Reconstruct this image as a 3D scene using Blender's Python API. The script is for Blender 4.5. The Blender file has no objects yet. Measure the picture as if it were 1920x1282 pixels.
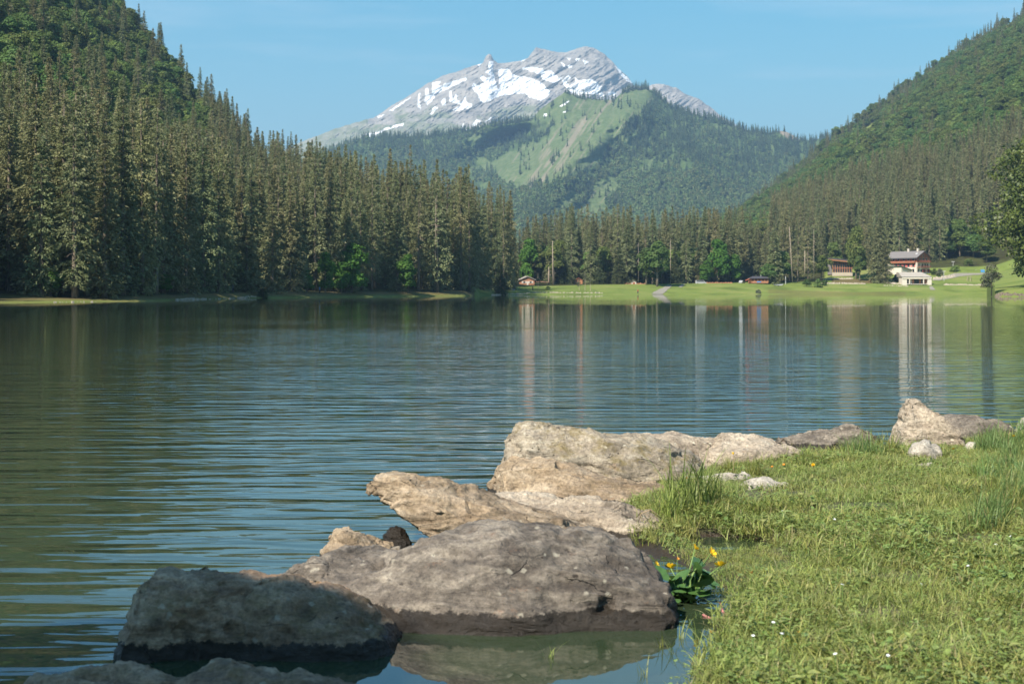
import bpy, bmesh, math, random
import numpy as np
from mathutils import Vector

scene = bpy.context.scene
C = scene.collection
F = 2666.7          # focal length in photo pixels (photo 1920 wide, 50 mm on 36 mm)
HY = 545.0          # horizon row in the photo
HAZE = 1.0e-4
CAMH = 1.6
# ------------------------------------------------------------ camera
cam = bpy.data.cameras.new("camera")
cam.lens = 50.0
cam.sensor_width = 36.0
cam.shift_y = -96.0 / 1920.0
cam.clip_start = 0.1
cam.clip_end = 60000.0
cam.dof.use_dof = True
cam.dof.focus_distance = 17.0
cam.dof.aperture_fstop = 5.6
camo = bpy.data.objects.new("camera", cam)
C.objects.link(camo)
camo.location = (0, 0, CAMH)
camo.rotation_euler = (math.radians(90), 0, 0)
scene.camera = camo
# ------------------------------------------------------------ sky + sun
SUN_EL = 46.0
SUN_DIR = Vector((-0.62 * math.cos(math.radians(SUN_EL)), -0.785 * math.cos(math.radians(SUN_EL)), math.sin(math.radians(SUN_EL)))).normalized()
world = bpy.data.worlds.new("World")
scene.world = world
world.use_nodes = True
wn, wl = world.node_tree.nodes, world.node_tree.links
bg = wn["Background"]
sky = wn.new("ShaderNodeTexSky")
sky.sky_type = 'NISHITA'
sky.sun_disc = False
sky.sun_elevation = math.radians(SUN_EL)
sky.sun_rotation = math.atan2(SUN_DIR.x, SUN_DIR.y)
sky.altitude = 1000
sky.air_density = 1.3
sky.dust_density = 0.0
sky.ozone_density = 4.0
wtc = wn.new("ShaderNodeTexCoord"); wsx = wn.new("ShaderNodeSeparateXYZ"); wl.new(wtc.outputs["Generated"], wsx.inputs[0])
wrp = wn.new("ShaderNodeValToRGB"); wl.new(wsx.outputs[2], wrp.inputs[0])
for i_, (p_, c_) in enumerate([(0.0, (.98, .93, .84, 1)), (0.09, (.76, .96, .84, 1)), (0.19, (.48, .95, .90, 1)), (0.38, (.28, .86, 1.04, 1))]):
    e_ = wrp.color_ramp.elements[i_] if i_ < 2 else wrp.color_ramp.elements.new(p_)
    e_.position = p_; e_.color = c_
wmx = wn.new("ShaderNodeMix"); wmx.data_type = 'RGBA'; wmx.blend_type = 'MULTIPLY'; wmx.inputs[0].default_value = 1.0
wl.new(sky.outputs[0], wmx.inputs[6]); wl.new(wrp.outputs[0], wmx.inputs[7])
# thin high cirrus wisps
wmp = wn.new("ShaderNodeMapping"); wmp.inputs["Scale"].default_value = (3.0, 3.0, 26.0); wmp.inputs["Rotation"].default_value = (0.0, 0.12, 0.0); wmp.inputs["Location"].default_value = (1.3, 0.4, 0.0)
wl.new(wtc.outputs["Generated"], wmp.inputs[0])
wnz = wn.new("ShaderNodeTexNoise"); wnz.inputs["Scale"].default_value = 1.0; wnz.inputs["Detail"].default_value = 7; wnz.inputs["Roughness"].default_value = 0.6; wl.new(wmp.outputs[0], wnz.inputs["Vector"])
wr2 = wn.new("ShaderNodeValToRGB"); wl.new(wnz.outputs[0], wr2.inputs[0]); wr2.color_ramp.elements[0].position = 0.5; wr2.color_ramp.elements[1].position = 0.85; wr2.color_ramp.elements[1].color = (.5, .5, .5, 1)
wm2 = wn.new("ShaderNodeMix"); wm2.data_type = 'RGBA'; wl.new(wr2.outputs[0], wm2.inputs[0]); wl.new(wmx.outputs[2], wm2.inputs[6]); wm2.inputs[7].default_value = (7.0, 7.6, 8.2, 1)
wl.new(wm2.outputs[2], bg.inputs[0])
bg.inputs[1].default_value = 0.074
sl = bpy.data.lights.new("sun", 'SUN')
sl.energy = 5.0
sl.angle = math.radians(0.53)
sl.color = (1.0, 0.93, 0.82)
so = bpy.data.objects.new("sun", sl)
C.objects.link(so)
so.rotation_euler = SUN_DIR.to_track_quat('Z', 'Y').to_euler()
scene.view_settings.view_transform = 'Standard'
scene.view_settings.look = 'None'
scene.view_settings.exposure = 1.05
scene.view_settings.gamma = 1.0
scene.cycles.use_denoising = True
scene.cycles.max_bounces = 6
scene.cycles.diffuse_bounces = 2
scene.cycles.glossy_bounces = 3
scene.cycles.transmission_bounces = 3
scene.cycles.transparent_max_bounces = 6
scene.cycles.volume_bounces = 0
scene.cycles.sample_clamp_indirect = 4.0
scene.cycles.caustics_reflective = False
scene.cycles.caustics_refractive = False

# ------------------------------------------------------------ helpers
def lin(r, g, b):
    f = lambda c: (c / 255 / 12.92) if c / 255 <= 0.04045 else ((c / 255 + 0.055) / 1.055) ** 2.4
    return (f(r), f(g), f(b), 1.0)

def P(px, py, Y):
    return ((px - 960.0) / F * Y, Y, CAMH - (py - HY) / F * Y)

def _h(ix, iy, iz, seed):
    n = (ix * 374761393 + iy * 668265263 + iz * 2147483647 + seed * 1274126177) & 0xffffffff
    n = ((n ^ (n >> 13)) * 1274126177) & 0xffffffff
    n = ((n ^ (n >> 16)) * 2246822519) & 0xffffffff
    return ((n ^ (n >> 15)) & 0xffffff) / float(0xffffff)

def vnoise(x, y, z=None, seed=0):
    x = np.asarray(x, float); y = np.asarray(y, float)
    z = np.zeros_like(x + y) if z is None else np.asarray(z, float)
    x, y, z = np.broadcast_arrays(x, y, z)
    ix = np.floor(x).astype(np.int64); iy = np.floor(y).astype(np.int64); iz = np.floor(z).astype(np.int64)
    fx, fy, fz = x - ix, y - iy, z - iz
    s = lambda t: t * t * t * (t * (t * 6 - 15) + 10)
    fx, fy, fz = s(fx), s(fy), s(fz)
    r = 0
    for dx in (0, 1):
        wx = fx if dx else 1 - fx
        for dy in (0, 1):
            wy = fy if dy else 1 - fy
            for dz in (0, 1):
                wz = fz if dz else 1 - fz
                r = r + wx * wy * wz * _h(ix + dx, iy + dy, iz + dz, seed)
    return r * 2 - 1

def fbm(x, y, z=None, oct=4, seed=0, gain=0.5, ridged=False):
    a, t, r = 1.0, 0.0, 0
    z = np.zeros_like(np.asarray(x, float)) if z is None else z
    for k in range(oct):
        f = 2.03 ** k
        n = vnoise(np.asarray(x) * f + 17.3 * k, np.asarray(y) * f - 9.1 * k, np.asarray(z) * f + 4.7 * k, seed + k)
        if ridged: n = 1 - 2 * np.abs(n)
        r = r + a * n; t += a; a *= gain
    return r / t

def sstep(a, b, x):
    t = np.clip((x - a) / (b - a), 0, 1)
    return t * t * (3 - 2 * t)

def inpoly(px, py, poly):
    px = np.asarray(px, float); py = np.asarray(py, float)
    r = np.zeros(np.broadcast(px, py).shape, bool)
    n = len(poly)
    for i in range(n):
        x0, y0 = poly[i]; x1, y1 = poly[(i + 1) % n]
        if y0 == y1: continue
        c = ((y0 > py) != (y1 > py)) & (px < (x1 - x0) * (py - y0) / (y1 - y0) + x0)
        r ^= c
    return r

def mesh_np(name, V, F4, attrs=None, smooth=False, mat_idx=None):
    """V (n,3); F4 list of (m,k) int arrays"""
    if isinstance(F4, np.ndarray): F4 = [F4]
    me = bpy.data.meshes.new(name)
    V = np.ascontiguousarray(V, dtype=np.float32)
    me.vertices.add(len(V)); me.vertices.foreach_set("co", V.ravel())
    loops = np.concatenate([f.ravel() for f in F4]).astype(np.int32)
    counts = np.concatenate([np.full(len(f), f.shape[1]) for f in F4])
    starts = np.concatenate([[0], np.cumsum(counts)[:-1]]).astype(np.int32)
    me.loops.add(len(loops)); me.loops.foreach_set("vertex_index", loops)
    me.polygons.add(len(counts)); me.polygons.foreach_set("loop_start", starts)
    if mat_idx is not None: me.polygons.foreach_set("material_index", np.asarray(mat_idx, dtype=np.int32))
    me.update(calc_edges=True)
    if smooth: me.polygons.foreach_set("use_smooth", np.ones(len(counts), bool))
    for k, a in (attrs or {}).items():
        at = me.attributes.new(k, 'FLOAT', 'POINT')
        at.data.foreach_set("value", np.ascontiguousarray(a, dtype=np.float32).ravel())
    me.validate()
    return me

def grid_faces(nr, nc, wrap=False):
    r = np.arange(nr - 1)[:, None]; cc = np.arange(nc if wrap else nc - 1)[None, :]
    a = r * nc + cc; b = r * nc + (cc + 1) % nc
    return np.stack([a, b, b + nc, a + nc], -1).reshape(-1, 4)

def link(name, me, mats=None, parent=None, loc=None, rotz=0.0):
    o = bpy.data.objects.new(name, me); C.objects.link(o)
    if mats is not None and me is not None and len(me.materials) == 0:
        for m in (mats if isinstance(mats, (list, tuple)) else [mats]): me.materials.append(m)
    if parent is not None: o.parent = parent
    if loc is not None: o.location = loc
    if rotz: o.rotation_euler = (0, 0, rotz)
    return o

def tag(o, label=None, cat=None, group=None, kind=None):
    if label: o["label"] = label
    if cat: o["category"] = cat
    if group: o["group"] = group
    if kind: o["kind"] = kind
    return o

def thing(name, label, cat, loc, rotz=0.0, group=None, scale=1.0):
    o = bpy.data.objects.new(name, None); C.objects.link(o)
    o.location = loc; o.rotation_euler = (0, 0, rotz); o.scale = (scale,) * 3
    o.empty_display_size = 0.1
    return tag(o, label, cat, group)

class MB:
    """collects simple solids into one mesh"""
    def __init__(s): s.v = []; s.f = []; s.m = []
    def add(s, vs, fs, mi=0):
        b = len(s.v); s.v += [tuple(v) for v in vs]; s.f += [tuple(b + i for i in f) for f in fs]; s.m += [mi] * len(fs); return s
    def box(s, x0, x1, y0, y1, z0, z1, mi=0):
        v = [(x0, y0, z0), (x1, y0, z0), (x1, y1, z0), (x0, y1, z0), (x0, y0, z1), (x1, y0, z1), (x1, y1, z1), (x0, y1, z1)]
        return s.add(v, [(0, 3, 2, 1), (4, 5, 6, 7), (0, 1, 5, 4), (1, 2, 6, 5), (2, 3, 7, 6), (3, 0, 4, 7)], mi)
    def hexa(s, v, mi=0):
        return s.add(v, [(0, 3, 2, 1), (4, 5, 6, 7), (0, 1, 5, 4), (1, 2, 6, 5), (2, 3, 7, 6), (3, 0, 4, 7)], mi)
    def prism(s, prof, y0, y1, mi=0):
        n = len(prof)
        v = [(x, y0, z) for x, z in prof] + [(x, y1, z) for x, z in prof]
        f = [tuple(range(n)), tuple(range(2 * n - 1, n - 1, -1))] + [(i, i + n, (i + 1) % n + n, (i + 1) % n) for i in range(n)]
        return s.add(v, f, mi)
    def tube(s, pts, rad, n=8, mi=0):
        pts = [Vector(p) for p in pts]
        rad = rad if isinstance(rad, (list, tuple)) else [rad] * len(pts)
        b = len(s.v); vs = []
        for i, p in enumerate(pts):
            d = (pts[min(i + 1, len(pts) - 1)] - pts[max(i - 1, 0)]).normalized()
            up = Vector((0, 0, 1)) if abs(d.z) < 0.9 else Vector((1, 0, 0))
            a = d.cross(up).normalized(); c = a.cross(d)
            for k in range(n):
                t = 2 * math.pi * k / n
                vs.append(p + (a * math.cos(t) + c * math.sin(t)) * rad[i])
        fs = [(i * n + k, i * n + (k + 1) % n, (i + 1) * n + (k + 1) % n, (i + 1) * n + k) for i in range(len(pts) - 1) for k in range(n)]
        fs += [tuple(range(n - 1, -1, -1)), tuple((len(pts) - 1) * n + k for k in range(n))]
        return s.add(vs, fs, mi)
    def mesh(s, name, smooth=False):
        me = bpy.data.meshes.new(name); me.from_pydata(s.v, [], s.f); me.update()
        me.polygons.foreach_set("material_index", s.m)
        if smooth: me.polygons.foreach_set("use_smooth", [True] * len(s.f))
        return me
    def obj(s, name, mats, parent=None, loc=None, rotz=0.0, smooth=False):
        return link(name, s.mesh(name, smooth), mats, parent, loc, rotz)

# ------------------------------------------------------------ material helpers
class NT:
    def __init__(s, name):
        s.m = bpy.data.materials.new(name); s.m.use_nodes = True
        s.n = s.m.node_tree.nodes; s.l = s.m.node_tree.links
        s.out = s.n["Material Output"]; s.b = s.n["Principled BSDF"]
        s.b.inputs["Roughness"].default_value = 0.85
    def put(s, sock, val):
        if isinstance(val, bpy.types.NodeSocket): s.l.new(val, sock)
        elif isinstance(val, (int, float)) and sock.type == 'RGBA': sock.default_value = (val, val, val, 1)
        else: sock.default_value = val
    def coord(s, kind="Object"):
        return s.n.new("ShaderNodeTexCoord").outputs[kind]
    def geo(s, o="Position"): return s.n.new("ShaderNodeNewGeometry").outputs[o]
    def mapping(s, v, scale=(1, 1, 1), rot=(0, 0, 0), loc=(0, 0, 0)):
        m = s.n.new("ShaderNodeMapping"); s.l.new(v, m.inputs[0])
        m.inputs["Scale"].default_value = scale; m.inputs["Rotation"].default_value = rot; m.inputs["Location"].default_value = loc
        return m.outputs[0]
    def noise(s, v, scale, detail=4, rough=0.55, out=0, dist=0.0):
        m = s.n.new("ShaderNodeTexNoise"); s.l.new(v, m.inputs["Vector"])
        m.inputs["Scale"].default_value = scale; m.inputs["Detail"].default_value = detail
        m.inputs["Roughness"].default_value = rough; m.inputs["Distortion"].default_value = dist
        return m.outputs[out]
    def vor(s, v, scale, feat='F1', out="Distance"):
        m = s.n.new("ShaderNodeTexVoronoi"); m.feature = feat; s.l.new(v, m.inputs["Vector"]); m.inputs["Scale"].default_value = scale
        return m.outputs[out]
    def ramp(s, v, stops, interp='LINEAR'):
        m = s.n.new("ShaderNodeValToRGB"); s.l.new(v, m.inputs[0]); e = m.color_ramp.elements; m.color_ramp.interpolation = interp
        while len(e) > 1: e.remove(e[0])
        for i, (p, c) in enumerate(stops):
            x = e[0] if i == 0 else e.new(p)
            x.position = p; x.color = c if not isinstance(c, (int, float)) else (c, c, c, 1)
        return m.outputs[0]
    def mix(s, fac, a, b, mode='MIX'):
        m = s.n.new("ShaderNodeMix"); m.data_type = 'RGBA'; m.blend_type = mode
        s.put(m.inputs[0], fac); s.put(m.inputs[6], a); s.put(m.inputs[7], b)
        return m.outputs[2]
    def math(s, op, a, b=0.0, c=0.0, clamp=False):
        m = s.n.new("ShaderNodeMath"); m.operation = op; m.use_clamp = clamp
        s.put(m.inputs[0], a); s.put(m.inputs[1], b); s.put(m.inputs[2], c)
        return m.outputs[0]
    def attr(s, name):
        m = s.n.new("ShaderNodeAttribute"); m.attribute_name = name; return m.outputs["Fac"]
    def rnd(s): return s.n.new("ShaderNodeObjectInfo").outputs["Random"]
    def bump(s, h, dist, strength=1.0, normal=None):
        m = s.n.new("ShaderNodeBump"); s.l.new(h, m.inputs["Height"]); m.inputs["Distance"].default_value = dist
        m.inputs["Strength"].default_value = strength
        if normal is not None: s.l.new(normal, m.inputs["Normal"])
        s.l.new(m.outputs[0], s.b.inputs["Normal"]); return m.outputs[0]
    def sep(s, v):
        m = s.n.new("ShaderNodeSeparateXYZ"); s.l.new(v, m.inputs[0]); return m.outputs
    def color(s, v): s.put(s.b.inputs["Base Color"], v); return s
    def rough(s, v): s.put(s.b.inputs["Roughness"], v); return s
    def spec(s, v): s.put(s.b.inputs["Specular IOR Level"], v); return s

def plain(name, col, rough=0.8, var=0.12, scale=2.0, metal=0.0, bumpd=0.0):
    t = NT(name); v = t.coord()
    n = t.noise(v, scale, 4)
    c = t.mix(n, tuple(x * (1 - var) for x in col[:3]) + (1,), tuple(min(1, x * (1 + var)) for x in col[:3]) + (1,))
    t.color(c).rough(rough); t.b.inputs["Metallic"].default_value = metal
    if bumpd: t.bump(t.noise(v, scale * 4, 4), bumpd)
    return t.m

def leaf_mat(name, cols, trans=0.25, scale=0.35, hue=0.25, tipcol=None, spec=0.2, rough=0.7):
    """foliage: colour differs clump to clump and from plant to plant; thin leaves let light through"""
    t = NT(name); v = t.coord()
    n = t.noise(v, scale, 3, 0.7)
    c = t.ramp(n, [(0.30, cols[0]), (0.52, cols[1]), (0.72, cols[2])])
    n2 = t.noise(v, scale * 7, 2, 0.6)
    c = t.mix(0.8, c, t.ramp(n2, [(0.3, 0.62), (0.7, 1.38)]), 'MULTIPLY')
    r = t.rnd()
    c = t.mix(0.9, c, t.ramp(r, [(0.0, (1 - hue * 1.1, 1 - hue * .7, 1 - hue, 1)), (0.35, (1 + hue * .5, 1, 1 - hue * .3, 1)), (0.7, (1 - hue * .7, 1 + hue * .1, 1 - hue * .2, 1)), (1.0, (1 + hue, 1 + hue, 1 + hue * .4, 1))]), 'MULTIPLY')
    t.color(c).rough(rough).spec(spec)
    tr = t.n.new("ShaderNodeBsdfTranslucent"); t.l.new(c, tr.inputs[0])
    mx = t.n.new("ShaderNodeMixShader"); mx.inputs[0].default_value = trans
    t.l.new(t.b.outputs[0], mx.inputs[1]); t.l.new(tr.outputs[0], mx.inputs[2]); t.l.new(mx.outputs[0], t.out.inputs[0])
    return t.m

def scatter(name, protos, pts, rot, scale, idx, label=None, cat=None, kind="stuff"):
    """one object whose points carry copies of the prototypes (each a list of objects)"""
    me = bpy.data.meshes.new(name); n = len(pts)
    me.vertices.add(n); me.vertices.foreach_set("co", np.ascontiguousarray(pts, dtype=np.float32).ravel())
    a = me.attributes.new("rot", 'FLOAT_VECTOR', 'POINT'); a.data.foreach_set("vector", np.ascontiguousarray(rot, dtype=np.float32).ravel())
    sc = np.asarray(scale, dtype=np.float32)
    if sc.ndim == 1: sc = np.repeat(sc[:, None], 3, 1)
    a = me.attributes.new("scl", 'FLOAT_VECTOR', 'POINT'); a.data.foreach_set("vector", np.ascontiguousarray(sc).ravel())
    a = me.attributes.new("idx", 'INT', 'POINT'); a.data.foreach_set("value", np.ascontiguousarray(idx, dtype=np.int32))
    me.update()
    o = link(name, me)
    g = bpy.data.node_groups.new(name, 'GeometryNodeTree')
    g.interface.new_socket("Geometry", in_out='INPUT', socket_type='NodeSocketGeometry')
    g.interface.new_socket("Geometry", in_out='OUTPUT', socket_type='NodeSocketGeometry')
    N, L = g.nodes, g.links
    gi, go = N.new("NodeGroupInput"), N.new("NodeGroupOutput")
    mp = N.new("GeometryNodeMeshToPoints"); L.new(gi.outputs[0], mp.inputs[0])
    ip = N.new("GeometryNodeInstanceOnPoints"); L.new(mp.outputs[0], ip.inputs[0])
    allj = N.new("GeometryNodeJoinGeometry")
    for pr in reversed(protos):
        j = N.new("GeometryNodeJoinGeometry")
        for po in pr:
            oi = N.new("GeometryNodeObjectInfo"); oi.transform_space = 'ORIGINAL'; oi.inputs[0].default_value = po
            L.new(oi.outputs["Geometry"], j.inputs[0])
        gti = N.new("GeometryNodeGeometryToInstance"); L.new(j.outputs[0], gti.inputs[0]); L.new(gti.outputs[0], allj.inputs[0])
    L.new(allj.outputs[0], ip.inputs["Instance"]); ip.inputs["Pick Instance"].default_value = True
    def na(nm, dt):
        x = N.new("GeometryNodeInputNamedAttribute"); x.data_type = dt; x.inputs[0].default_value = nm; return x.outputs[0]
    L.new(na("idx", 'INT'), ip.inputs["Instance Index"])
    L.new(na("rot", 'FLOAT_VECTOR'), ip.inputs["Rotation"]); L.new(na("scl", 'FLOAT_VECTOR'), ip.inputs["Scale"])
    L.new(ip.outputs[0], go.inputs[0])
    md = o.modifiers.new("copies", 'NODES'); md.node_group = g
    return tag(o, label, cat, None, kind)
# ============================================================ materials of the land
M = {}
t = NT("meadow"); v = t.coord()
n1 = t.noise(v, 0.06, 5, 0.6); n2 = t.noise(v, 0.9, 4, 0.7)
c = t.ramp(n1, [(0.3, lin(80, 92, 44)), (0.5, lin(108, 122, 58)), (0.7, lin(128, 128, 74))])
c = t.mix(t.ramp(n2, [(0.45, 0.0), (0.75, 0.55)]), c, lin(96, 104, 54))
soil = t.attr("soil")
c = t.mix(t.math('MULTIPLY', soil, t.ramp(t.noise(v, 0.35, 4, 0.7), [(0.25, 0.35), (0.5, 1.0)])), c, t.mix(n2, lin(112, 96, 64), lin(82, 74, 46)))
wood = t.attr("wood")
c = t.mix(wood, c, t.ramp(t.noise(v, 0.12, 5, .7), [(0.35, lin(46, 42, 28)), (0.6, lin(66, 70, 36)), (.75, lin(84, 74, 48))]))
t.color(c).rough(0.95).spec(0.1); t.bump(n2, 0.25); M["meadow"] = t.m

# lake, far: terrain columns: photo column, then (distance, height) stops from the waterline to behind the ridge
def gz(ysky, Y, tree): return CAMH + (HY - ysky) * Y / F - tree
COLS = [
 (-500, [(150, 0), (162, 1.0), (215, 14), (820, gz(-760, 820, 20)), (1300, 90)]),
 (0,    [(185, 0), (197, .55), (240, 3),  (900, gz(-330, 900, 20)), (1400, 90)]),
 (260,  [(214, 0), (225, .6), (262, 2.8),  (820, gz(-5, 820, 18)),  (1300, 70)]),
 (350,  [(245, 0), (256, .7), (292, 2.8),  (750, gz(100, 750, 18)),  (1200, 50)]),
 (480,  [(305, 0), (316, 1.2), (350, 2.8),  (650, gz(204, 650, 21)),  (1000, 40)]),
 (620,  [(350, 0), (361, 1.2), (392, 2.6),  (560, gz(230, 560, 24)),  (900, 30)]),
 (740,  [(385, 0), (396, 1.2), (420, 2.5),(520, gz(276, 520, 26)),  (850, 20)]),
 (870,  [(425, 0), (436, 1.3), (455, 2.5),(500, gz(336, 500, 30)),  (800, 12)]),
 (888,  [(445, 0), (450, 0.8), (465, 2.0),(510, 5),  (800, 11)]),
 (900,  [(495, 0), (500, 0.5), (520, 2.0),(560, 4),  (800, 11)]),
 (985,  [(545, 0), (552, 0.5), (610, 3.2),(700, 6),  (1000, 22)]),
 (1240, [(610, 0), (618, 0.5), (670, 4.6),(760, 8),  (1100, 34)]),
 (1460, [(640, 0), (648, 0.6), (690, 5.0),(760, 11), (1100, 42)]),
 (1560, [(650, 0), (658, 0.7), (692, 4.9),(735, 11), (1080, 60)]),
 (1700, [(650, 0), (658, 0.7), (692, 4.9),(732, 10.6), (1080, 84)]),
 (1850, [(650, 0), (658, 0.7), (692, 4.9),(732, 10.8), (1080, 118)]),
 (1866, [(388, 0), (391, 0.8), (400, 1.8),(732, 11), (1080, 125)]),
 (2000, [(350, 0), (354, .8), (366, 2.2),(732, 22), (1080, 175)]),
 (2400, [(300, 0), (304, 1.0), (330, 3),(700, 60), (1080, 300)]),
]
RH = [(-500, 60), (900, 60), (1200, 40), (1300, 60), (1380, gz(402, 1900, 14)), (1440, gz(355, 1900, 14)), (1500, gz(315, 1950, 14)), (1570, gz(260, 2000, 14)), (1600, gz(243, 2000, 14)),
      (1700, gz(170, 2000, 14)), (1800, gz(95, 2000, 14)), (1920, gz(28, 2000, 14)), (2400, gz(-250, 2000, 14))]
_cp = np.array([c[0] for c in COLS], float)
_cY = np.array([[s[0] for s in c[1]] for c in COLS], float)
_cZ = np.array([[s[1] for s in c[1]] for c in COLS], float)
def land(X, Y):
    """height of the country round the lake"""
    X = np.asarray(X, float); Y = np.asarray(Y, float)
    px = 960 + F * X / np.maximum(Y, 1)
    pc = np.clip(px, -500, 2400)
    S = [np.interp(pc, _cp, _cY[:, k]) for k in range(5)]
    Z = [np.interp(pc, _cp, _cZ[:, k]) for k in range(5)]
    S0 = S[0] + 3.0 * vnoise(X * .07, Y * .07, seed=5) * np.clip((px - 1866) / 40, -1, 1) ** 2
    z = np.where(Y < S0, np.maximum(-4.0, (Y - S0) * .25), 0.0)
    for k in range(4):
        a, b = (S0 if k == 0 else S[k]), S[k + 1]
        tt = np.clip((Y - a) / np.maximum(b - a, 1), 0, 1)
        if k == 2: tt = tt * (0.75 + 0.25 * tt)
        z = np.where(Y >= a, Z[k] + (Z[k + 1] - Z[k]) * tt, z)
    rz = np.interp(px, [r[0] for r in RH], [r[1] for r in RH])
    tt = np.clip((Y - S[4]) / np.maximum(2000 - S[4], 50), 0, 1)
    z = np.where(Y > S[4], Z[4] + (rz - Z[4]) * tt ** 0.9, z)
    z = np.where(Y > 2000, rz * np.clip(1 - (Y - 2000) / 900, .0, 1) + 10, z)
    hill = sstep(0, 60, Y - S[2]) * (1 - sstep(900, 985, px) * (1 - sstep(30, 200, Y - 730)))
    rel = fbm(X / 90, Y / 90, oct=4, seed=11) * 9 + fbm(X / 260, Y / 260, oct=2, seed=3) * 14
    z = z + hill * rel * np.clip((Y - S[2]) / 250, 0, 1) + np.where(Y > S[1], .25, 0.08) * np.where(Y > S0, fbm(X / 9, Y / 9, oct=3, seed=8), 0)
    return z
nu = 620
pxs = np.linspace(-480, 2380, nu)
pxs = np.sort(np.concatenate([pxs, np.linspace(1846, 1872, 40), np.linspace(884, 904, 20)]))
Ys = np.concatenate([np.linspace(140, 480, 190), np.linspace(484, 800, 150), np.geomspace(806, 2900, 150)])
YY, PX = np.meshgrid(Ys, pxs, indexing='ij')
XX = (PX - 960) / F * YY
ZZ = land(XX, YY)
_S = [np.interp(PX, _cp, _cY[:, k]) for k in range(5)]
soilm = np.clip(1.5 - np.abs(YY - _S[1] - 3) / 12, 0, 1) * (PX < 890) * 1.0
soilm = np.maximum(soilm, 1.0 * ((PX > 1560) & (PX < 1640) & (YY > 694) & (YY < 712)))
soilm = np.maximum(soilm, 0.5 * ((PX > 1440) & (PX < 1700) & (YY > 645) & (YY < 662)))
woodm = sstep(-2, 3, YY - _S[1] - 2 + 3 * fbm(XX / 8, YY / 8, oct=2, seed=2)) * (PX < 884) + 1.0 * (YY > _S[3] + 12) * (PX >= 884)
woodm = np.where((PX > 900) & (PX < 1545), np.maximum(woodm, sstep(0, 12, YY - _S[2] - 8)), woodm)
woodm = np.where((PX > 1600) & (PX < 1660) & (YY > 1500), 0, woodm)
me = mesh_np("terrain", np.stack([XX, YY, ZZ], -1).reshape(-1, 3), grid_faces(len(Ys), len(pxs)), {"soil": soilm, "wood": np.clip(woodm, 0, 1)}, smooth=True)
tag(link("terrain", me, M["meadow"]), "green lakeside meadow and the wooded valley slopes round the lake", None, None, "structure")

# wide base sheet
t = NT("far ground"); v = t.coord(); t.color(t.mix(t.noise(v, 0.002, 5), lin(70, 84, 50), lin(104, 112, 70))).rough(1.0); M["base"] = t.m
b = MB(); b.add([(-16000, -9000, -9), (16000, -9000, -9), (16000, 18000, -9), (-16000, 18000, -9)], [(0, 1, 2, 3)])
tag(b.obj("ground", M["base"]), None, None, None, "structure")

# ------------------------------------------------------------ the lake
t = NT("lake water"); v = t.geo()
lo = t.noise(v, 0.035, 3, 0.5)                       # wind patches
xyz = t.sep(v)
nz1 = t.noise(t.mapping(v, (0.85, 3.5, 1)), 1.0, 2, 0.5, dist=0.25)
nz2 = t.noise(t.mapping(v, (2.2, 9.0, 1), rot=(0, 0, 0.12)), 1.0, 2, 0.5, dist=0.3)
nz3 = t.noise(t.mapping(v, (0.16, 0.8, 1), rot=(0, 0, -0.08)), 1.0, 2, 0.5)
far = t.math('DIVIDE', 1.0, t.math('MULTIPLY_ADD', t.math('MULTIPLY', xyz[1], xyz[1]), 1 / 3000.0, 1.0))          # open water near the boulders, sheltered far end
far = t.math('MAXIMUM', far, 0.032)
near = t.math('MULTIPLY', t.math('SUBTRACT', xyz[1], 6.2), 0.55, clamp=True)   # calm behind the boulders
near = t.math('MAXIMUM', t.math('MAXIMUM', near, 0.02), t.math('MULTIPLY', t.math('ADD', t.math('MULTIPLY', xyz[0], -1.0), -1.15), 2.0, clamp=True))
patch = t.math('MULTIPLY', t.ramp(lo, [(0.36, 0.35), (0.60, 1.05)]), t.math('MULTIPLY', far, near))
h = t.math('ADD', t.math('MULTIPLY', nz1, 0.066), t.math('ADD', t.math('MULTIPLY', nz2, 0.0045), t.math('MULTIPLY', nz3, 0.055)))
h = t.math('MULTIPLY', h, patch)
t.bump(h, 1.0)
t.color(t.mix(lo, (0.030, 0.041, 0.018, 1), (0.027, 0.044, 0.024, 1))).rough(0.015)
t.b.inputs["IOR"].default_value = 1.66
M["water"] = t.m
b = MB(); b.add([(-900, -80, 0), (900, -80, 0), (900, 900, 0), (-900, 900, 0)], [(0, 1, 2, 3)])
tag(b.obj("water", M["water"]), "rippled blue green lake with dark forest reflections", None, None, "structure")

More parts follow.
